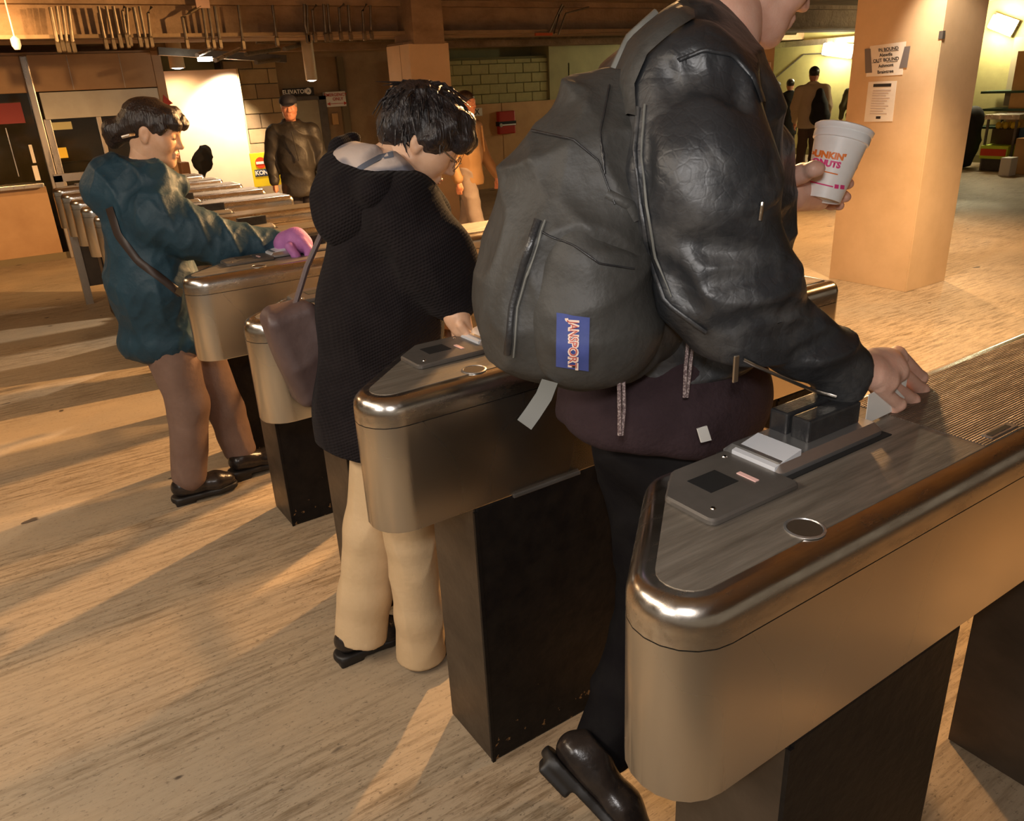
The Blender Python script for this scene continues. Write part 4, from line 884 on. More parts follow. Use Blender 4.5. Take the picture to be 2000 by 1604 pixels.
# trousers
FTr = Field(.006); FTr.chain([P(755, 850, 1.92), P(728, 1030, 1.935), P(712, 1160, 1.94), P(706, 1225, 1.94)], [.10, .078, .076, .082], .03).chain([P(775, 850, 1.81), P(802, 1050, 1.805), P(818, 1200, 1.80), P(824, 1285, 1.80)], [.10, .072, .074, .080], .02)
FTr.cut(P(706, 1245, 1.90), nrm((-.15, 0, -1)), .003)
V1_ = FTr
# cuffs differ, so cut each leg separately
FTa = Field(.006); FTa.chain([P(755, 850, 1.92), P(728, 1030, 1.935), P(712, 1160, 1.94), P(705, 1240, 1.94)], [.10, .080, .076, .080], .03); FTa.cut(P(706, 1248, 1.93), nrm((-.22, 0, -1)), .003)
FTb = Field(.006); FTb.chain([P(775, 850, 1.81), P(802, 1050, 1.805), P(818, 1200, 1.80), P(826, 1300, 1.80)], [.10, .072, .072, .076], .02); FTb.cut((.77, 1.80, .012), (0, 0, -1), .003)
def tdisp(V, N_): return .0025 * ridge(V * np.array([1.7, 1.7, .5]), 26, 51) + .0015 * wob(V, 16, 53)
join_sdf('trousers', [FTa, FTb], BEIGE, wom, tdisp)
hs_ = P(664, 1284, 1.935); shoe(wom, hs_, np.array((hs_[0] + .22, hs_[1], .012)), (0, 0, 1), .038, L_up=.05)
b0 = np.array((P(826, 1300, 1.80)[0] - .035, 1.80, .012)); shoe(wom, b0, b0 + np.array((.215, 0, 0)), (0, 0, 1), .040, L_up=.05)
# mauve bag swinging behind her
MAUVE = M('mauve_brown_leather', (.11, .070, .064), .5, 0, (.075, .046, .042), 6, bump=.2, bscale=30)
hb = thing('shoulder_bag', 'mauve brown soft bag hanging beside the woman in black coat', 'bag', tuple(P(590, 700, 2.0)))
FBg = Field(.006); FBg.box(P(592, 690, 2.0), (.038, .028, .11), pitch_frame(math.radians(-12)), .03, .02)
sdf_obj('bag_body', FBg, MAUVE, hb, lambda V, N_: .006 * ridge(V, 22, 61))
q = B(); q.tube([P(575, 600, 2.0), P(600, 520, 2.0), P(640, 430, 1.98), P(690, 380, 1.98)], .008, 8); q.build('bag_strap', MAUVE, hb, smooth=True)
# ================================================================ WOMAN IN TEAL JACKET
TEAL = M('teal_padded_jacket', (.014, .046, .070), .6, 0, (.010, .034, .053), 8, bump=.45, bscale=22, bdist=.012, spec=.35)
BRTR = M('taupe_jeans', (.20, .125, .095), .8, 0, (.16, .095, .07), 8, bump=.2, bscale=60)
PURP = M('purple_glove', (.42, .16, .40), .7, 0, (.34, .12, .34), 20, bump=.2, bscale=120)
STRAPM = M('dark_brown_strap', (.03, .018, .014), .5)
HAIRD = M('dark_brown_hair', (.016, .011, .010), .35, 0, (.035, .02, .014), 50, (1, 1, .3), .5, 180, bstretch=(1, 1, .2))
wt = thing('person', 'woman in teal padded jacket with dark tied hair tapping turnstile', 'person', (.55, 3.38, 0))
hR3 = pitch_frame(math.radians(18), math.radians(-30)); chin3 = P(333, 327, 3.36); S3 = 1.0; hO3 = chin3 - np.array((.074, 0, -.112)) @ hR3
FB = Field(.010); nk = P(288, 335, 3.38)
FB.cap(hO3 + np.array((-.03, 0, -.05)) @ hR3, nk, .048, .052, .04).cap(nk, P(275, 420, 3.38), .06, .11, .05).cap(P(275, 420, 3.38), P(320, 640, 3.36), .11, .09, .05, (0, 1, 0), 1.1)
FB.chain([P(310, 420, 3.22), P(430, 475, 3.16), P(540, 485, 3.12)], [.05, .04, .027], .03).chain([np.array((.60, 3.56, 1.24)), np.array((.72, 3.60, 1.02)), np.array((.90, 3.52, 1.0))], [.05, .04, .027], .03)
FB.chain([P(345, 690, 3.31), P(368, 800, 3.31), P(368, 940, 3.33)], [.06, .052, .036], .03).chain([P(400, 690, 3.42), P(445, 800, 3.42), P(470, 890, 3.43)], [.075, .052, .036], .03)
FH = Field(.004); hW3 = head_prims(FH, hO3, hR3, S3, True); FH.cap(hO3 + np.array((-.03, 0, -.06)) @ hR3, nk, .046, .050, .04)
FL3 = Field(.005); FL3.cap(np.array((.90, 3.52, 1.0)), np.array((.97, 3.50, .99)), .026, .028, .02)
for dy in (-.024, -.008, .008, .024): FL3.chain([np.array((.97, 3.50 + dy, .985)), np.array((1.01, 3.50 + dy, .96)), np.array((1.0, 3.5 + dy, .93))], [.0105, .0095, .008], .006)
join_sdf('body', [FB, FH, FL3], SKIN2, wt); face_bits(wt, hW3, S3)
fh = Field(.0045); fh.ell(hW3((-.018, 0, .034)), (.104, .084, .088), hR3).ell(hW3((-.095, 0, -.015)), (.035, .05, .04), hR3, .04)
fh.chain([hW3((.060, -.040, .082)), hW3((.090, -.045, .055)), hW3((.098, -.038, .026))], [.024, .014, .006], .03).chain([hW3((.065, .02, .085)), hW3((.098, .015, .056)), hW3((.106, .01, .028))], [.024, .014, .006], .03).chain([hW3((.04, -.06, .06)), hW3((.052, -.068, .03)), hW3((.048, -.069, .004))], [.018, .010, .005], .02)
fh.ell(hW3((.105, 0, -.055)), (.09, .115, .085), hR3, .02, 'sub').ell(hW3((-.006, -.09, -.015)), (.026, .03, .034), hR3, .01, 'sub').ell(hW3((-.008, .09, -.015)), (.026, .03, .034), hR3, .01, 'sub')
fh.chain([hW3((-.105, 0, -.015)), hW3((-.135, -.005, -.035)), hW3((-.135, -.01, -.075))], [.036, .040, .022], .03)
sdf_obj('hair', fh, HAIRD, wt, lambda V, N_: .0018 * ridge(V, 80, 71) + .001 * wob(V, 130, 73))
q = B(); q.tube([P(238, 268, 3.29), P(252, 264, 3.28), P(262, 262, 3.29)], .006, 8); q.build('hair_clip', ZIPM, wt, smooth=True)
FJ3 = Field(.0075)
FJ3.cap(P(272, 405, 3.39), P(298, 555, 3.38), .135, .160, .05, Yd, 1.3).cap(P(298, 555, 3.38), P(318, 650, 3.37), .160, .135, .05, Yd, 1.2).cap(P(308, 415, 3.23), np.array((.60, 3.55, 1.25)), .092, .09, .05)
FJ3.chain([P(312, 425, 3.22), P(380, 455, 3.18), P(440, 478, 3.155), P(542, 486, 3.12)], [.100, .092, .086, .070], .04).chain([np.array((.60, 3.56, 1.24)), np.array((.72, 3.60, 1.02)), np.array((.90, 3.52, 1.0))], [.095, .08, .06], .04)
FJ3.cap(P(225, 345, 3.42), P(300, 352, 3.30), .085, .070, .05, (0, 1, 0), 1.3).cap(P(300, 350, 3.28), P(345, 362, 3.30), .06, .045, .04)
FJ3.ell(P(215, 372, 3.42), (.095, .13, .085), None, .05)
FJ3.cap(P(262, 672, 3.38), P(372, 668, 3.30), .055, .05, .05, (0, 1, 0), 1.6)
FJ3.cut(P(556, 488, 3.12), P(556, 488, 3.12) - P(480, 482, 3.14), .004)
FJ3.ell(hO3 + np.array((.0, 0, -.055)) @ hR3, (.074, .075, .105), hR3, .012, 'sub')
for pts in ([(250, 420), (300, 385), (360, 375)], [(330, 510), (370, 525), (420, 530)]):
    FJ3.chain([P(x, y, 3.05) for x, y in pts], [.015] * 3, .03, op='sub')
sdf_obj('padded_jacket', FJ3, TEAL, wt, lambda V, N_: .0055 * ridge(V * np.array([1.5, 1, .7]), 24, 81) + .003 * wob(V, 14, 83) + .0025 * ridge(V * np.array([1.4, 1, .8]), 55, 85), 'tj')
FT3 = Field(.008); FT3.chain([P(330, 670, 3.31), P(368, 790, 3.31), P(369, 928, 3.33)], [.10, .080, .072], .03).chain([P(385, 680, 3.42), P(440, 800, 3.42), P(468, 878, 3.43)], [.10, .078, .070], .02)
sdf_obj('trousers', FT3, BRTR, wt, lambda V, N_: .003 * ridge(V * np.array([1.6, 1.6, .6]), 26, 91) + .002 * wob(V, 18, 93))
b0 = PZl(345, 976, .02); shoe(wt, b0, b0 + np.array((.245, -.01, 0)), (0, 0, 1), .044, L_up=.06)
b1 = PZl(455, 925, .035); shoe(wt, b1, b1 + np.array((.245, .02, -.015)), (0, 0, 1), .044, L_up=.06)
# gloved hand
FG = Field(.004); FG.chain([P(545, 482, 3.10), P(560, 474, 3.03), P(578, 468, 2.99)], [.034, .040, .042], .02).cap(P(578, 468, 2.99), P(592, 476, 2.97), .042, .036, .02)
for dy in (-.03, -.010, .010, .03): FG.chain([P(590, 472, 2.975 + dy), P(603, 488, 2.965 + dy), P(600, 508, 2.965 + dy)], [.016, .015, .012], .008)
FG.chain([P(566, 482, 2.95), P(578, 500, 2.94), P(588, 514, 2.94)], [.018, .015, .012], .01)
sdf_obj('glove', FG, PURP, wt)
sb = thing('shoulder_bag', 'dark brown bag strap with buckle across the teal jacket', 'bag', tuple(P(355, 575, 3.2)))
band('strap', 'tj', [(214, 405), (232, 460), (270, 510), (320, 548), (352, 574)], 15, STRAPM, sb, .008, 26)
patch('buckle', 'tj', [(345, 560), (356, 567), (350, 579), (339, 571)], ZIPM, sb, 3, 3, .012)
# ================================================================ FARTHER PEOPLE
def figure(label, foot, h, yaw, top, legs, skin, hairm, cap_=None, stride=.12, vox=.011, arm_bend=.15, coat_len=.50, bulk=1.0, bag=None, shoes=True):
    """standing or walking figure: foot centre on the floor, h height, yaw facing; top/legs garment materials"""
    t = thing('person', label, 'person', tuple(foot)); s = h / 1.75; f_ = np.array((math.cos(yaw), math.sin(yaw), 0)); l_ = np.array((-math.sin(yaw), math.cos(yaw), 0)); u_ = np.array((0, 0, 1.)); o_ = np.asarray(foot, float)
    def W_(x, y, z): return o_ + (f_ * x + l_ * y + u_ * z) * s
    hR_ = pitch_frame(math.radians(6), yaw); hc_ = W_(.03, 0, 1.63)
    F_ = Field(vox * .55); head_prims(F_, hc_, hR_, s); F_.cap(hc_ + np.array((-.02, 0, -.05)) @ hR_, W_(0, 0, 1.44), .052 * s, .056 * s, .03)
    Fb = Field(vox); Fb.cap(W_(0, 0, 1.44), W_(0, 0, 1.2), .07 * s, .12 * s, .05).cap(W_(0, 0, 1.2), W_(0, 0, .95), .12 * s, .12 * s, .05, l_, 1.2)
    hands = Field(.006)
    for sd in (1, -1):
        sw = stride * sd
        el_ = W_(-.02 + sw * .3, .25 * sd, 1.12); wr_ = W_(.05 + sw * .6 + arm_bend * .3, .26 * sd, .86)
        Fb.chain([W_(0, .19 * sd, 1.40), el_, wr_], [.045 * s, .038 * s, .028 * s], .03).chain([W_(0, .09 * sd, .92), W_(sw * -.6, .09 * sd, .50), W_(-sw * 1.3, .09 * sd, .08)], [.075 * s, .05 * s, .035 * s], .03)
        hands.cap(wr_, wr_ - u_ * .05 * s + f_ * .01, .027 * s, .030 * s, .02)
        for j in range(4): hands.chain([wr_ + (-.06 * u_ + f_ * (.024 - .016 * j)) * s, wr_ + (-.10 * u_ + f_ * (.026 - .016 * j)) * s, wr_ + (-.125 * u_ + f_ * (.02 - .015 * j) - l_ * .015 * sd) * s], [.010, .009, .008], .005)
        hands.chain([wr_ + (-.02 * u_ + f_ * .03) * s, wr_ + (-.06 * u_ + f_ * .045) * s, wr_ + (-.085 * u_ + f_ * .04) * s], [.012, .010, .009], .006)
    join_sdf('body', [Fb, F_, hands], skin, t)
    Fc = Field(vox); Fc.cap(W_(0, 0, 1.36), W_(0, 0, 1.10), .125 * s * bulk, .135 * s * bulk, .05, l_, 1.3).cap(W_(0, 0, 1.10), W_(0, 0, coat_len + .04), .135 * s * bulk, .145 * s * bulk, .05, l_, 1.2).cap(W_(0, .17, 1.39), W_(0, -.17, 1.39), .075 * s, .075 * s, .05).cap(W_(0, 0, 1.42), W_(.02, 0, 1.47), .075 * s, .068 * s, .03)
    if coat_len < .45: Fc.cap(W_(0, 0, .80), W_(0, 0, coat_len + .12), .145 * s * bulk, .15 * s * bulk, .05, l_, 1.15)
    for sd in (1, -1):
        sw = stride * sd; Fc.chain([W_(0, .20 * sd, 1.38), W_(-.02 + sw * .3, .26 * sd, 1.12), W_(.05 + sw * .6 + arm_bend * .3, .265 * sd, .89)], [.075 * s * bulk, .068 * s * bulk, .052 * s], .03)
    for k_ in range(10): a_, b_ = [W_(.012 + .082 * math.cos(t_), .082 * math.sin(t_), 1.475 - .03 * math.cos(t_)) for t_ in (.5 + k_ * .53, .5 + (k_ + 1) * .53)]; Fc.cap(a_, b_, .022 * s, .022 * s, .012)
    Fc.ell(hc_ + np.array((.0, 0, -.06)) @ hR_, np.array((.08, .075, .10)) * s, hR_, .012, 'sub'); Fc.cut(W_(0, 0, coat_len), (0, 0, -1), .006)
    sdf_obj('jacket', Fc, top, t, lambda V, N_: .006 * ridge(V * np.array([1, 1, 1.3]), 22, 101) + .004 * wob(V, 15, 103))
    q = B(); q.tube([W_(.165 * bulk + .02, 0, 1.40 - .02 * i) + l_ * .002 * i for i in range(int((1.38 - coat_len) / .04))], .006, 6); q.build('front_placket', top, t)
    Fl = Field(vox)
    for sd in (1, -1): sw = stride * sd; Fl.chain([W_(0, .085 * sd, .92), W_(sw * -.6, .09 * sd, .50), W_(-sw * 1.3, .09 * sd, .09)], [.105 * s, .082 * s, .075 * s], .02)
    Fl.cap(W_(0, .05, .95), W_(0, -.05, .95), .118 * s, .118 * s, .04)
    sdf_obj('trousers', Fl, legs, t, lambda V, N_: .006 * ridge(V, 18, 105))
    if shoes:
        for sd in (1, -1): a = W_(-stride * sd * 1.3 - .08, .09 * sd, .012); shoe(t, a, a + f_ * .26 * s, (0, 0, 1), .042 * s, L_up=.05)
    Fh = Field(vox * .6); Fh.ell(hc_ + (np.array((-.018, 0, .036)) * s) @ hR_, np.array((.104, .086, .090)) * s, hR_).ell(hc_ + (np.array((.105, 0, -.045)) * s) @ hR_, np.array((.09, .12, .09)) * s, hR_, .02, 'sub')
    sdf_obj('hair', Fh, hairm, t)
    if cap_:
        Fk = Field(vox * .6); Fk.ell(hc_ + (np.array((-.01, 0, .062)) * s) @ hR_, np.array((.112, .094, .072)) * s, hR_).cut(hc_ + (np.array((0, 0, .040)) * s) @ hR_, -hR_[2], .004)
        Fk.cap(hc_ + (np.array((.09, 0, .045)) * s) @ hR_, hc_ + (np.array((.135, 0, .036)) * s) @ hR_, .012 * s, .009 * s, .01, l_, 6.0); sdf_obj('cap', Fk, cap_, t)
    return t, W_
BLKJ = M('worn_black_jacket', (.022, .019, .016), .52, 0, (.035, .03, .025), 8, bump=.3, bscale=30); NAVY = M('navy_cap', (.018, .018, .028), .7); DKTR = M('dark_trousers', (.03, .025, .03), .8)
GREYH = M('grey_hair', (.25, .2, .17), .6); RUDDY = M('skin_ruddy', (.62, .27, .16), .45)
em = PZl(575, 500, 0); ex = np.array((2.80, 8.07, 0))
figure('man in dark cap and black jacket standing beside the elevator door sign', ex, 1.60, math.radians(-112), BLKJ, DKTR, RUDDY, GREYH, NAVY, .02, .010, .1, .72, 1.12)
TANJ = M('tan_brown_jacket', (.34, .20, .09), .7); GREYT = M('grey_trousers', (.30, .25, .22), .8, 0, (.25, .2, .18), 8)
wp_ = PZl(912, 470, 0); figure('man in brown jacket and grey trousers walking behind glasses wearer', (4.06, 6.86, 0), 1.56, math.radians(-60), TANJ, GREYT, RUDDY, HAIRD, None, .16, .010, .2, .80, 1.05)
DKC = M('black_coat', (.012, .011, .011), .8); DKG = M('olive_coat', (.10, .085, .035), .8); TAN2 = M('tan_jacket', (.66, .50, .31), .8); BRN = M('brown_trousers', (.12, .065, .035), .8)
figure('person in dark jacket and brimmed hat farthest left in the corridor', (13.2, 10.68, 0), 1.40, math.radians(35), DKC, BRN, RUDDY, HAIRD, DKC, .08, .014, .1, .75)
figure('person in long black coat walking in the green corridor', (12.82, 10.07, 0), 1.45, math.radians(40), DKC, DKTR, RUDDY, HAIRD, None, .10, .014, .1, .60, 1.15)
tp, tW = figure('tall man in tan jacket with black shoulder bag in green corridor', (11.42, 8.54, 0), 1.63, math.radians(30), TAN2, BRN, RUDDY, HAIRD, None, .08, .014, .1, .78, 1.2)
figure('person in olive coat beside the square pillar in the corridor', (13.5, 9.15, 0), 1.5, math.radians(40), DKG, DKTR, RUDDY, HAIRD, None, .08, .014, .1, .65)
bgp = thing('shoulder_bag', 'black slouchy bag on the back of the man in tan', 'bag', tuple(tW(-.24, -.16, .95)))
Fg = Field(.010); Fg.chain([tW(-.16, -.14, 1.36), tW(-.24, -.16, 1.15), tW(-.25, -.18, .98)], [.05, .11, .15], .05); sdf_obj('bag_body', Fg, DKC, bgp, lambda V, N_: .008 * ridge(V, 15, 111))
# ================================================================ TICKET BOOTH
bo = thing('ticket_booth', 'brown and aluminium ticket booth with windows at far left', 'booth', (0, 10.6, 0))
FY = 10.45
boxo('lower_panel', (-3.2, FY, .0), (.74, FY + .08, .80), BOOTHM, bo, bevel=.004); boxo('kick_strip', (-3.2, FY - .012, 0), (.80, FY, .07), JOINT, bo)
boxo('panel_joint', (.02, FY - .003, .07), (.03, FY, .80), JOINT, bo)
boxo('counter', (-3.2, FY - .12, .80), (.72, FY + .3, .845), ALU, bo, bevel=.006)
boxo('fascia', (-3.2, FY - .04, 1.76), (.80, FY + .1, 2.12), BOOTHM, bo, bevel=.004)
boxo('fascia', (.86, FY - .06, 1.765), (2.10, FY + .1, 2.125), BOOTHM, bo, bevel=.004)
boxo('fascia_seam', (1.24, FY - .0625, 1.77), (1.246, FY - .06, 2.12), ALU, bo); boxo('fascia_seam', (1.76, FY - .0625, 1.77), (1.766, FY - .06, 2.12), ALU, bo)
boxo('sign_panel', (.90, FY - .055, 1.485), (2.12, FY - .02, 1.755), SIGNW, bo, bevel=.004)
boxo('corner_post', (.80, FY - .07, 0), (.87, FY + .06, 2.12), ALU, bo, bevel=.01); boxo('corner_post', (.88, FY - .03, 0), (.95, FY + .05, 1.49), ALU, bo, bevel=.008)
boxo('mullion', (1.40, FY - .03, .60), (1.45, FY + .03, 1.49), ALU, bo, bevel=.006); boxo('end_post', (2.10, FY - .07, 0), (2.20, FY + .1, 2.14), BOOTHM, bo, bevel=.006)
boxo('window_pane', (.95, FY, .60), (2.10, FY + .008, 1.49), GLASS, bo); boxo('window_pane', (-3.2, FY + .02, .845), (.80, FY + .028, 1.76), GLASS, bo)
boxo('lower_panel', (.95, FY, 0), (2.10, FY + .05, .60), BOOTHM, bo)
boxo('inner_wall', (-3.2, FY + .75, 0), (2.15, FY + .8, 2.1), M('booth_inside', (.20, .16, .09), .8, 0, (.14, .11, .06), 2), bo)
boxo('side_wall', (2.10, FY + .1, 0), (2.18, FY + .8, 2.14), BOOTHM, bo)
boxo('roof', (-3.2, FY - .02, 2.12), (2.2, FY + .8, 2.15), BOOTHM, bo)
def bp_(x, y, d=0): return PYl(x, y, FY + d)
def bsign(name, x0, y0, x1, y1, mat, d=-.004, th=.004):
    a, b = bp_(x0, y0, d), bp_(x1, y1, d); return boxo(name, (min(a[0], b[0]), FY + d - th, b[2]), (max(a[0], b[0]), FY + d, a[2]), mat, bo)
YEL = M('yellow_card', (.80, .55, .04), .6); CREAM = M('cream_card', (.55, .50, .25), .6); DRED = M('dark_red_board', (.25, .02, .015), .5)
bsign('yellow_notice', 112, 289, 134, 308, YEL); bsign('cream_notice', 94, 240, 142, 252, CREAM); bsign('paper_notice', 55, 283, 71, 318, PAPER, .015); bsign('paper_notice', 62, 324, 80, 352, PAPER, .015)
bsign('red_board', -40, 204, 50, 240, DRED, .01, .02); bsign('grey_strip', 12, 250, 36, 345, ALU, .015)
a = bp_(118, 318, .25); boxo('booth_machine', (a[0], FY + .15, .62), (a[0] + .36, FY + .4, a[2]), BLACKPL, bo, bevel=.01)
# ================================================================ WHITE PARTITION under the spotlight
a, b = PYl(316, 142, 11.3), PYl(461, 135, 11.3)
wp2 = thing('partition_panel', 'plain cream partition panel with bright spotlight on it', 'partition', ((a[0] + b[0]) / 2, 11.32, 0))
boxo('panel', (a[0] - .9, 11.3, 0), (b[0], 11.34, 1.955), M('cream_panel', (.74, .56, .40), .5, 0, (.70, .52, .36), 3), wp2, bevel=.003); boxo('end_cap', (b[0], 11.295, 0), (b[0] + .02, 11.345, 1.96), TANB, wp2)
q = B(); p0 = PYl(319, 185, 10.37); p1 = PYl(338, 202, 10.37); q.prism([p0, p1, PYl(318, 210, 10.37)], (0, .008, 0)); tag(q.build('red_pennant', M('red_plastic', (.45, .03, .01), .5)), 'small red triangular flag at end of the ticket booth', 'flag')
# ================================================================ SIGNS round the elevator
EYs = 12.05
es = thing('elevator_sign', 'black elevator sign with white lettering above steel door', 'sign', tuple(PYl(588, 178, EYs)))
a, b = PYl(556, 173, EYs), PYl(614, 184, EYs); boxo('board', (a[0], EYs, b[2] - .01), (b[0], EYs + .1, a[2]), M('sign_black', (.02, .016, .014), .5), es)
c_ = PYl(576, 180, EYs); text_on('lettering', 'ELEVATOR', .078, (c_[0], EYs - .003, (a[2] + b[2]) / 2 - .004), (1, 0, 0), (0, 0, 1), WHITEINK, es, offset=.002)
c_ = PYl(602, 178, EYs); q = B(); q.lathe([(.045, 0), (.045, .006)], (c_[0], EYs, (a[2] + b[2]) / 2 - .002), (0, -1, 0), 18); q.build('round_symbol', WHITEINK, es); text_on('lettering', 'A', .055, (c_[0], EYs - .008, (a[2] + b[2]) / 2 - .003), (1, 0, 0), (0, 0, 1), INK, es)
a, b = PYl(635, 180, EYs), PYl(677, 207, EYs)
os_ = thing('notice_board', 'white notice with red lettering and double arrow near elevator', 'sign', ((a[0]+b[0])/2, EYs, (a[2]+b[2])/2)); boxo('board', (a[0], EYs, b[2]), (b[0], EYs + .1, a[2]), PAPER, os_)
mx_ = (a[0] + b[0]) / 2; hz_ = a[2] - b[2]
text_on('lettering', 'EMERGENCY', .062, (mx_, EYs - .003, b[2] + hz_ * .78), (1, 0, 0), (0, 0, 1), REDINK, os_, offset=.001); text_on('lettering', 'ONLY', .062, (mx_ + .03, EYs - .003, b[2] + hz_ * .50), (1, 0, 0), (0, 0, 1), REDINK, os_, offset=.001)
zz = b[2] + hz_ * .2; q = B(); q.tube([(mx_ - .1, EYs - .003, zz), (mx_ + .12, EYs - .003, zz)], .004, 5); q.prism([(mx_ - .1, EYs - .004, zz - .025), (mx_ - .1, EYs - .004, zz + .025), (mx_ - .15, EYs - .004, zz)], (0, .004, 0)); q.prism([(mx_ + .12, EYs - .004, zz - .025), (mx_ + .12, EYs - .004, zz + .025), (mx_ + .17, EYs - .004, zz)], (0, .004, 0)); q.build('double_arrow', REDINK, os_)
a, b = PYl(648, 222, 12.1), PYl(662, 243, 12.1); tag(boxo('call_plate', (a[0], 12.10, b[2]), (b[0], 12.145, a[2]), ORNM), 'small tan call plate below the double arrow notice', 'plate')
boxo('jamb', (5.02, 12.08, 0), (5.12, 12.15, 2.1), JOINT, wb)
# yellow folding barrier sign
ky = 11.0; a, b = PYl(487, 300, ky), PYl(520, 364, ky)
ks = thing('barrier_sign', 'yellow folding barrier with red no-entry disc behind the capped man', 'sign', ((a[0]+b[0])/2 + .1, ky, 0))
boxo('board', (a[0], ky, b[2]), (a[0] + .58, ky + .02, a[2]), M('yellow_plastic', (.85, .66, .02), .5), ks, bevel=.006)
c_ = PYl(509, 318, ky); q = B(); q.lathe([(.072, 0), (.072, .005)], (c_[0], ky - .001, c_[2]), (0, -1, 0), 24); q.build('red_disc', M('sign_red', (.75, .06, .01), .5), ks); boxo('white_bar', (c_[0] - .062, ky - .009, c_[2] - .016), (c_[0] + .062, ky - .006, c_[2] + .016), WHITEINK, ks)
c_ = PYl(507, 338, ky); BLUE = M('logo_blue', (.03, .05, .12), .5)
for i, ch in enumerate('KONE'):
    x = c_[0] - .035 + i * .058; boxo('logo_square', (x - .027, ky - .004, c_[2] - .045), (x + .027, ky - .001, c_[2] + .045), BLUE, ks); text_on('lettering', ch, .075, (x, ky - .006, c_[2]), (1, 0, 0), (0, 0, 1), WHITEINK, ks, offset=.003)
q = B(); q.box((a[0] + .03, ky, 0), (a[0] + .06, ky + .02, b[2])); q.build('leg', DARKMETAL, ks); q = B(); q.box((a[0] + .5, ky, 0), (a[0] + .53, ky + .02, b[2])); q.build('leg', DARKMETAL, ks)
# wall items on the orange partition
a, b = PYl(920, 212, BY - .08), PYl(942, 226, BY - .08); bx_ = thing('box_sign', 'small white BOX plate on the orange partition', 'sign', ((a[0]+b[0])/2, BY - .08, (a[2]+b[2])/2))
boxo('board', (a[0] - .16, BY - .085, b[2]), (b[0], BY - .072, a[2]), PAPER, bx_); text_on('lettering', 'BOX', .12, ((a[0] - .16 + b[0]) / 2, BY - .087, (a[2]+b[2])/2), (1, 0, 0), (0, 0, 1), INK, bx_, offset=.002)
a, b = PYl(970, 218, BY - .10), PYl(1004, 260, BY - .10); al = thing('alarm_box', 'red fire alarm box with white stripe on orange partition', 'alarm', ((a[0]+b[0])/2, BY - .1, (a[2]+b[2])/2))
boxo('case', (a[0], BY - .16, b[2]), (b[0], BY - .072, a[2]), M('alarm_red', (.42, .025, .01), .35), al, bevel=.02); zz = (a[2]+b[2])/2
boxo('dark_band', (a[0] - .01, BY - .165, zz - .05), (b[0] + .01, BY - .07, zz + .02), DARKGAP, al); boxo('white_stripe', (a[0] + .06, BY - .168, zz - .045), (b[0], BY - .163, zz - .025), WHITEINK, al)
q = B(); q.lathe([(.03, 0), (.03, .01)], (a[0] + .03, BY - .162, zz - .035), (0, -1, 0), 12); q.build('knob', ZIPM, al)
# bagged machine behind the teal woman's chin
bmk = thing('covered_machine', 'small brown machine topped by a crumpled black bag behind turnstiles', 'machine', tuple(PYl(385, 345, 9.3) * np.array((1, 1, 0))))
a, b = PYl(352, 318, 9.3), PYl(376, 352, 9.3); boxo('case', (a[0], 9.3, b[2]), (b[0], 9.45, a[2]), M('brown_case', (.22, .11, .05), .5), bmk, bevel=.008); a2, b2 = PYl(344, 334, 9.28), PYl(388, 352, 9.28); boxo('base', (a2[0], 9.25, 0), (b2[0], 9.5, b2[2] + .02), BLACKPL, bmk, bevel=.006)
a3, b3 = PYl(355, 340, 9.24), PYl(371, 349, 9.24); boxo('label_plate', (a3[0], 9.24, b3[2]), (b3[0], 9.25, a3[2]), PAPER, bmk)
FQ = Field(.008); FQ.ell(PYl(398, 308, 9.35), (.105, .09, .125), pitch_frame(.4), .03).ell(PYl(392, 325, 9.35), (.07, .08, .07), None, .03).cap(PYl(394, 330, 9.35), PYl(392, 350, 9.35), .03, .04, .03); sdf_obj('black_bag', FQ, DKC, bmk, lambda V, N_: .018 * ridge(V, 16, 121) + .008 * ridge(V, 34, 123))
# ================================================================ CEILING SERVICES
def conduit(i, pts, r=.012, fit=True, Y=BMY - .17, box_h=.0):
    t = thing('conduit', '', 'conduit', tuple(PYl(pts[0][0], pts[0][1], Y)), 'conduits running down the ceiling beam')
    q = B(); q.tube([PYl(x, y, Y) for x, y in pts], r, 8); q.build('pipe', CONDM, t, smooth=True)
    e = PYl(pts[-1][0], pts[-1][1], Y)
    if fit: q = B(); q.rings([[(e[0] + sx * .017 * k, e[1] + sy * .018 * k, e[2] + z) for sx, sy in ((-1, -1), (1, -1), (1, 1), (-1, 1))] for z, k in ((-.085 - box_h, .7), (-.078 - box_h, 1), (-.01, 1), (.015, .5))]); q.build('fitting', CONDM, t, bevel=.004, seg=1)
    return t
ORD = ['first', 'second', 'third', 'fourth', 'fifth', 'sixth', 'seventh', 'eighth', 'ninth', 'tenth', 'eleventh', 'twelfth', 'thirteenth', 'fourteenth', 'fifteenth', 'sixteenth', 'seventeenth', 'eighteenth', 'nineteenth', 'twentieth'] + ['twenty-' + w for w in ('first', 'second', 'third', 'fourth', 'fifth', 'sixth', 'seventh')]
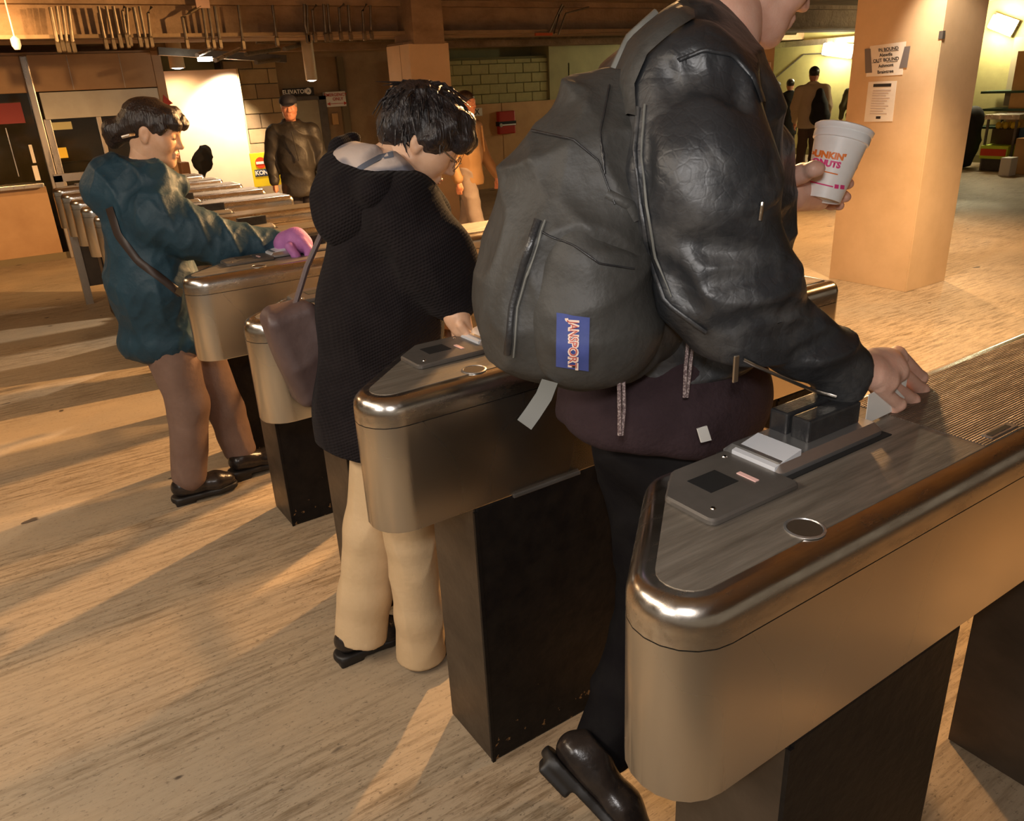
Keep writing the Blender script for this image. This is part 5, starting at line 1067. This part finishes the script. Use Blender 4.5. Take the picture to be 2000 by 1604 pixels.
sets = [[(110, 12), (121, 80)], [(121, 12), (131, 82)], [(133, 12), (142, 82)], [(98, 14), (112, 82)], [(192, 12), (205, 76)], [(207, 12), (220, 76)], [(221, 12), (232, 66)], [(243, 12), (239, 22), (246, 66)], [(247, 14), (252, 70)], [(261, 14), (272, 72)], [(272, 12), (284, 74)], [(296, 13), (289, 26), (294, 72)], [(392, 12), (372, 24), (356, 34), (364, 76)], [(395, 14), (404, 76)], [(406, 12), (416, 76)], [(419, 12), (429, 76)], [(465, 10), (468, 32), (474, 78)], [(532, 10), (540, 72)], [(594, 8), (596, 50), (600, 66)], [(600, 10), (602, 66)], [(618, 10), (610, 20), (614, 64)], [(632, 8), (636, 64)], [(640, 8), (645, 64)], [(672, 8), (662, 16), (665, 62)], [(680, 10), (684, 62)], [(716, 8), (708, 22), (711, 62)], [(723, 10), (725, 60)]]
sets.sort(key=lambda p_: p_[-1][0])
for i, pts in enumerate(sets):
    t = conduit(i, pts, .013 if i % 3 else .016, True, BMY - .185, .03 if i in (6, 7) else 0)
    t['label'] = 'thin metal conduit on the ceiling beam, %s from the left' % ORD[i]
for i, pts in enumerate(([(1098, 8), (1072, 64)], [(1102, 12), (1092, 28), (1082, 66)], [(1150, 14), (1105, 26), (1090, 68)])):
    t = conduit(i, pts, .010, False, BMY - .185); t['label'] = '%s of three thin cables dropping to the red plate' % ('leftmost', 'middle', 'rightmost')[i]
a = PYl(1062, 66, BMY - .18); tag(boxo('red_plate', (a[0] - .12, BMY - .19, a[2] - .02), (a[0] + .12, BMY - .165, a[2] + .01), M('rust_red', (.35, .06, .01), .6)), 'small rust red plate under the beam where cables end', 'plate')
a = PYl(395, 4, BMY - .19); tag(boxo('junction_box', (a[0] - .06, BMY - .2, a[2] - .05), (a[0] + .06, BMY - .17, a[2] + .03), M('pinkish_box', (.45, .28, .2), .5)), 'square junction box at the top of beam conduits', 'box')
# long pipes under the ceiling beyond the beam
for i, (y, z, r, m_) in enumerate(((9.1, 2.22, .035, CONDM), (9.35, 2.28, .05, CEILM), (9.7, 2.18, .03, CONDM), (10.05, 2.26, .06, CEILM), (10.3, 2.33, .03, CONDM))):
    q = B(); q.tube([(2.3 + .4 * i, y, z), (12.5, y + .1, z)], r, 10); tag(q.build('ceiling_pipe', m_, smooth=True), ['thin brown pipe nearest the beam under the ceiling', 'thick sooty pipe behind the beam under the ceiling', 'thin low pipe along the ceiling behind the beam', 'thickest sooty pipe near the elevator ceiling', 'thin upper pipe closest to the elevator wall'][i], 'pipe', 'pipes under the ceiling')
for i, (x0, y0, x1, y1) in enumerate(((385, 108, 420, 92), (420, 118, 470, 95), (480, 106, 545, 96), (555, 96, 600, 84), (500, 122, 545, 116))):
    p0, p1 = PYl(x0, y0, 9.0), PYl(x1, y1, 10.2); q = B(); q.tube([p0, p1], .022, 8); tag(q.build('ceiling_duct', ALU if i < 2 else CONDM, smooth=True), ['pale short duct leftmost above the cream partition', 'second pale duct above the cream partition', 'brown duct left of the hanging lamp can', 'brown duct just under the beam near lamp can', 'lowest brown duct left of the lamp can'][i], 'duct', 'ducts over the partition')
def downlight(x, yb, yt, Y, wpx, label):
    c0, c1 = PYl(x, yb, Y), PYl(x, yt, Y); r = wpx / 2 / FPX * np.linalg.norm(c0 - CO)
    t = thing('downlight', label, 'lamp', tuple(c0), 'round ceiling downlights'); q = B(); q.lathe([(r * .85, 0), (r, 0), (r, CZ - c0[2])], c0, n=20); q.build('can', LAMPCAN, t, smooth=40); q = B(); q.lathe([(r * .8, 0), (r * .3, -.012)], c0, n=18); q.build('bulb', BULBM, t, smooth=True); spot('downlight_beam', (c0[0], c0[1], c0[2] - .03), 38, AMB, (c0[0] + .2, c0[1] + .5, 0), 150, .8, .05)
downlight(609, 157, 118, 9.6, 20, 'cylindrical cream ceiling lamp above the man in cap'); downlight(347, 133, 123, 10.9, 24, 'short ceiling lamp above the cream partition panel')
a, b = PYl(388, 116, 9.6), PYl(412, 112, 9.6); tag(boxo('strip_light', (a[0], 9.55, a[2] - .02), (b[0], 9.65, a[2] + .02), LAMPM), 'small bright strip light under the ceiling beyond the beam', 'lamp')
q = B(); q.box((2.15, 10.2, 2.03), (3.6, 10.28, 2.11), Matrix.Rotation(math.radians(4.5), 3, 'Y')); tag(q.build('dark_ceiling_bar', DARKMETAL), 'dark slanting bar above the cream partition', 'bar')
q = B(); c_ = PYl(31, 84, 8.1); q.lathe([(.02, -.05), (.035, -.02), (.035, .03), (.012, .05)], c_, n=12); q.tube([c_ + np.array((0, 0, .05)), np.array((c_[0], c_[1], CZ))], .006, 6); tag(q.build('hanging_bulb_socket', WHITEPL, smooth=40), 'white bulb socket hanging from beam at far left', 'socket')
# ================================================================ CORRIDOR LIGHTS AND VENDOR CORNER
def wall_light(x0, y0, x1, y1, label, tilt=0):
    a, b = PXl(x0, y0, 14.2), PXl(x1, y1, 14.2); c = (a + b) / 2; t = thing('wall_light', label, 'lamp', tuple(c), 'corridor wall lights')
    hy, hz = abs(a[1] - b[1]) / 2, abs(a[2] - b[2]) / 2
    q = B(); q.box((14.24, c[1] - hy - .03, c[2] - hz - .02), (14.3, c[1] + hy + .03, c[2] + hz + .02), Matrix.Rotation(tilt, 3, 'X')); q.build('backplate', ALU, t); q = B(); q.box((14.14, c[1] - hy, c[2] - hz), (14.24, c[1] + hy, c[2] + hz), Matrix.Rotation(tilt, 3, 'X')); q.build('diffuser', LAMPM, t, bevel=.03)
    l = bpy.data.lights.new('wall_light_glow', 'POINT'); l.energy = 55; l.color = (1, .88, .55); l.shadow_soft_size = .12; o_ = bpy.data.objects.new('wall_light_glow', l); COL.objects.link(o_); o_.location = (13.95, c[1], c[2])
wall_light(1610, 88, 1660, 108, 'glowing wall light left of the square pillar', math.radians(8)); wall_light(1936, 36, 1977, 60, 'glowing wall light at the upper right corner', math.radians(22))
def vx(x, y, X=13.6): return PXl(x, y, X)
def vbox(name, label, cat, x0, y0, x1, y1, X, d, mat, bevel=.01, group=None, floor_=False):
    a, b = vx(x0, y0, X), vx(x1, y1, X); z0 = 0 if floor_ else min(a[2], b[2])
    return tag(boxo(name, (X, min(a[1], b[1]), z0), (X + d, max(a[1], b[1]), max(a[2], b[2])), mat, bevel=bevel), label, cat, group)
GRSH = M('dark_green_shelf', (.03, .07, .04), .5)
rack = thing('display_rack', 'metal display rack with green shelves against right corridor wall', 'rack', (13.95, 6.6, 0))
for y in (180, 214): a, b = vx(1922, y, 13.9), vx(2010, y - 3, 13.9); boxo('shelf', (13.8, min(a[1], b[1]), a[2] - .02), (14.25, max(a[1], b[1]), a[2] + .015), GRSH, rack)
a, b = vx(1992, 100, 13.9), vx(2000, 240, 13.9); boxo('upright', (13.85, min(a[1], b[1]) , 0), (13.92, max(a[1], b[1]), a[2]), ORNM, rack); boxo('back_panel', (14.24, 5.6, .9), (14.28, 7.0, 1.9), M('grey_back', (.35, .3, .2), .8), rack)
a, b = vx(1924, 224, 13.25), vx(1990, 236, 13.25); y0_, y1_ = min(a[1], b[1]), max(a[1], b[1]); zt_ = max(a[2], b[2]); ft = thing('folding_table', 'long pale folding table beside the corridor wall', 'table', (13.5, (y0_ + y1_) / 2, 0))
boxo('table_top', (13.25, y0_, zt_ - .07), (13.75, y1_, zt_), ALU, ft, bevel=.006)
for x_ in (13.28, 13.69):
    for y_ in (y0_ + .03, y1_ - .06): boxo('leg', (x_, y_, 0), (x_ + .03, y_ + .03, zt_ - .07), DARKMETAL, ft)
vbox('green_tray', 'green tray at the end of the folding table', 'tray', 1902, 247, 1942, 252, 13.6, .5, GRSH, .004)
bk = thing('wire_basket', 'dark basket filled with yellow wrapped goods', 'basket', tuple(vx(1960, 282, 13.4))); a, b = vx(1938, 252, 13.4), vx(1976, 282, 13.4); boxo('basket', (13.4, min(a[1], b[1]), b[2]), (13.75, max(a[1], b[1]), a[2]), M('basket_brown', (.08, .05, .025), .7), bk, bevel=.01)
for i in range(6):
    y = min(a[1], b[1]) + (i % 3 + .5) * abs(a[1] - b[1]) / 3; q = B(); q.lathe([(.02, 0), (.04, .03), (.04, .07), (.015, .10)], (13.46 + .13 * (i // 3), y, a[2] + .001), (0, 0, 1), 8); tag(q.build('wrapped_snack', YEL, smooth=True), 'yellow wrapped packet sitting in the dark basket', 'packet', 'yellow packets in the basket')
cr_ = thing('toy_crate', 'bright yellow-green crate with red band on the floor', 'crate', tuple(vx(1940, 300, 13.2))); a, b = vx(1915, 284, 13.2), vx(1966, 306, 13.2)
boxo('crate', (13.2, min(a[1], b[1]), .18), (13.5, max(a[1], b[1]), a[2]), M('lime_plastic', (.55, .75, .05), .5), cr_, bevel=.02); zz = (.18 + a[2]) / 2; boxo('red_band', (13.19, min(a[1], b[1]) + .02, zz - .05), (13.2, max(a[1], b[1]) - .02, zz + .05), M('band_red', (.65, .05, .01), .5), cr_)
boxo('stand', (13.22, min(a[1], b[1]) + .05, 0), (13.48, max(a[1], b[1]) - .05, .18), BLACKPL, cr_)
vbox('cardboard_box', 'brown cardboard box standing at the right edge', 'box', 1985, 270, 2020, 318, 13.0, .5, M('cardboard', (.45, .26, .1), .8), .01, None, True); vbox('blue_box', 'blue carton behind the cardboard box', 'box', 1992, 250, 2004, 290, 13.55, .12, M('blue_card', (.08, .17, .28), .6), .01, None, True)
vbox('white_carton', 'small white carton on the floor beside lime crate', 'carton', 1955, 308, 1974, 320, 12.7, .2, WHITEPL, .01, None, True)
FQ = Field(.012); c_ = vx(1895, 275, 13.4); FQ.ell((13.4, c_[1], .75), (.16, .15, .2), None, .05).cap((13.4, c_[1], .3), (13.4, c_[1], .75), .15, .12, .05).ell((13.4, c_[1] + .1, .2), (.2, .2, .2), None, .05); tag(sdf_obj('dark_bundle', FQ, DKC, None, lambda V, N_: .02 * ridge(V, 9, 131)), 'dark heap of bags on a stool beside the square pillar', 'bundle')
vbox('wooden_board', 'pale wooden board edge at the lower right corner', 'board', 0, 0, 1, 1, 1, .1, TANB) if False else None
a = PZl(1962, 1604, .3);
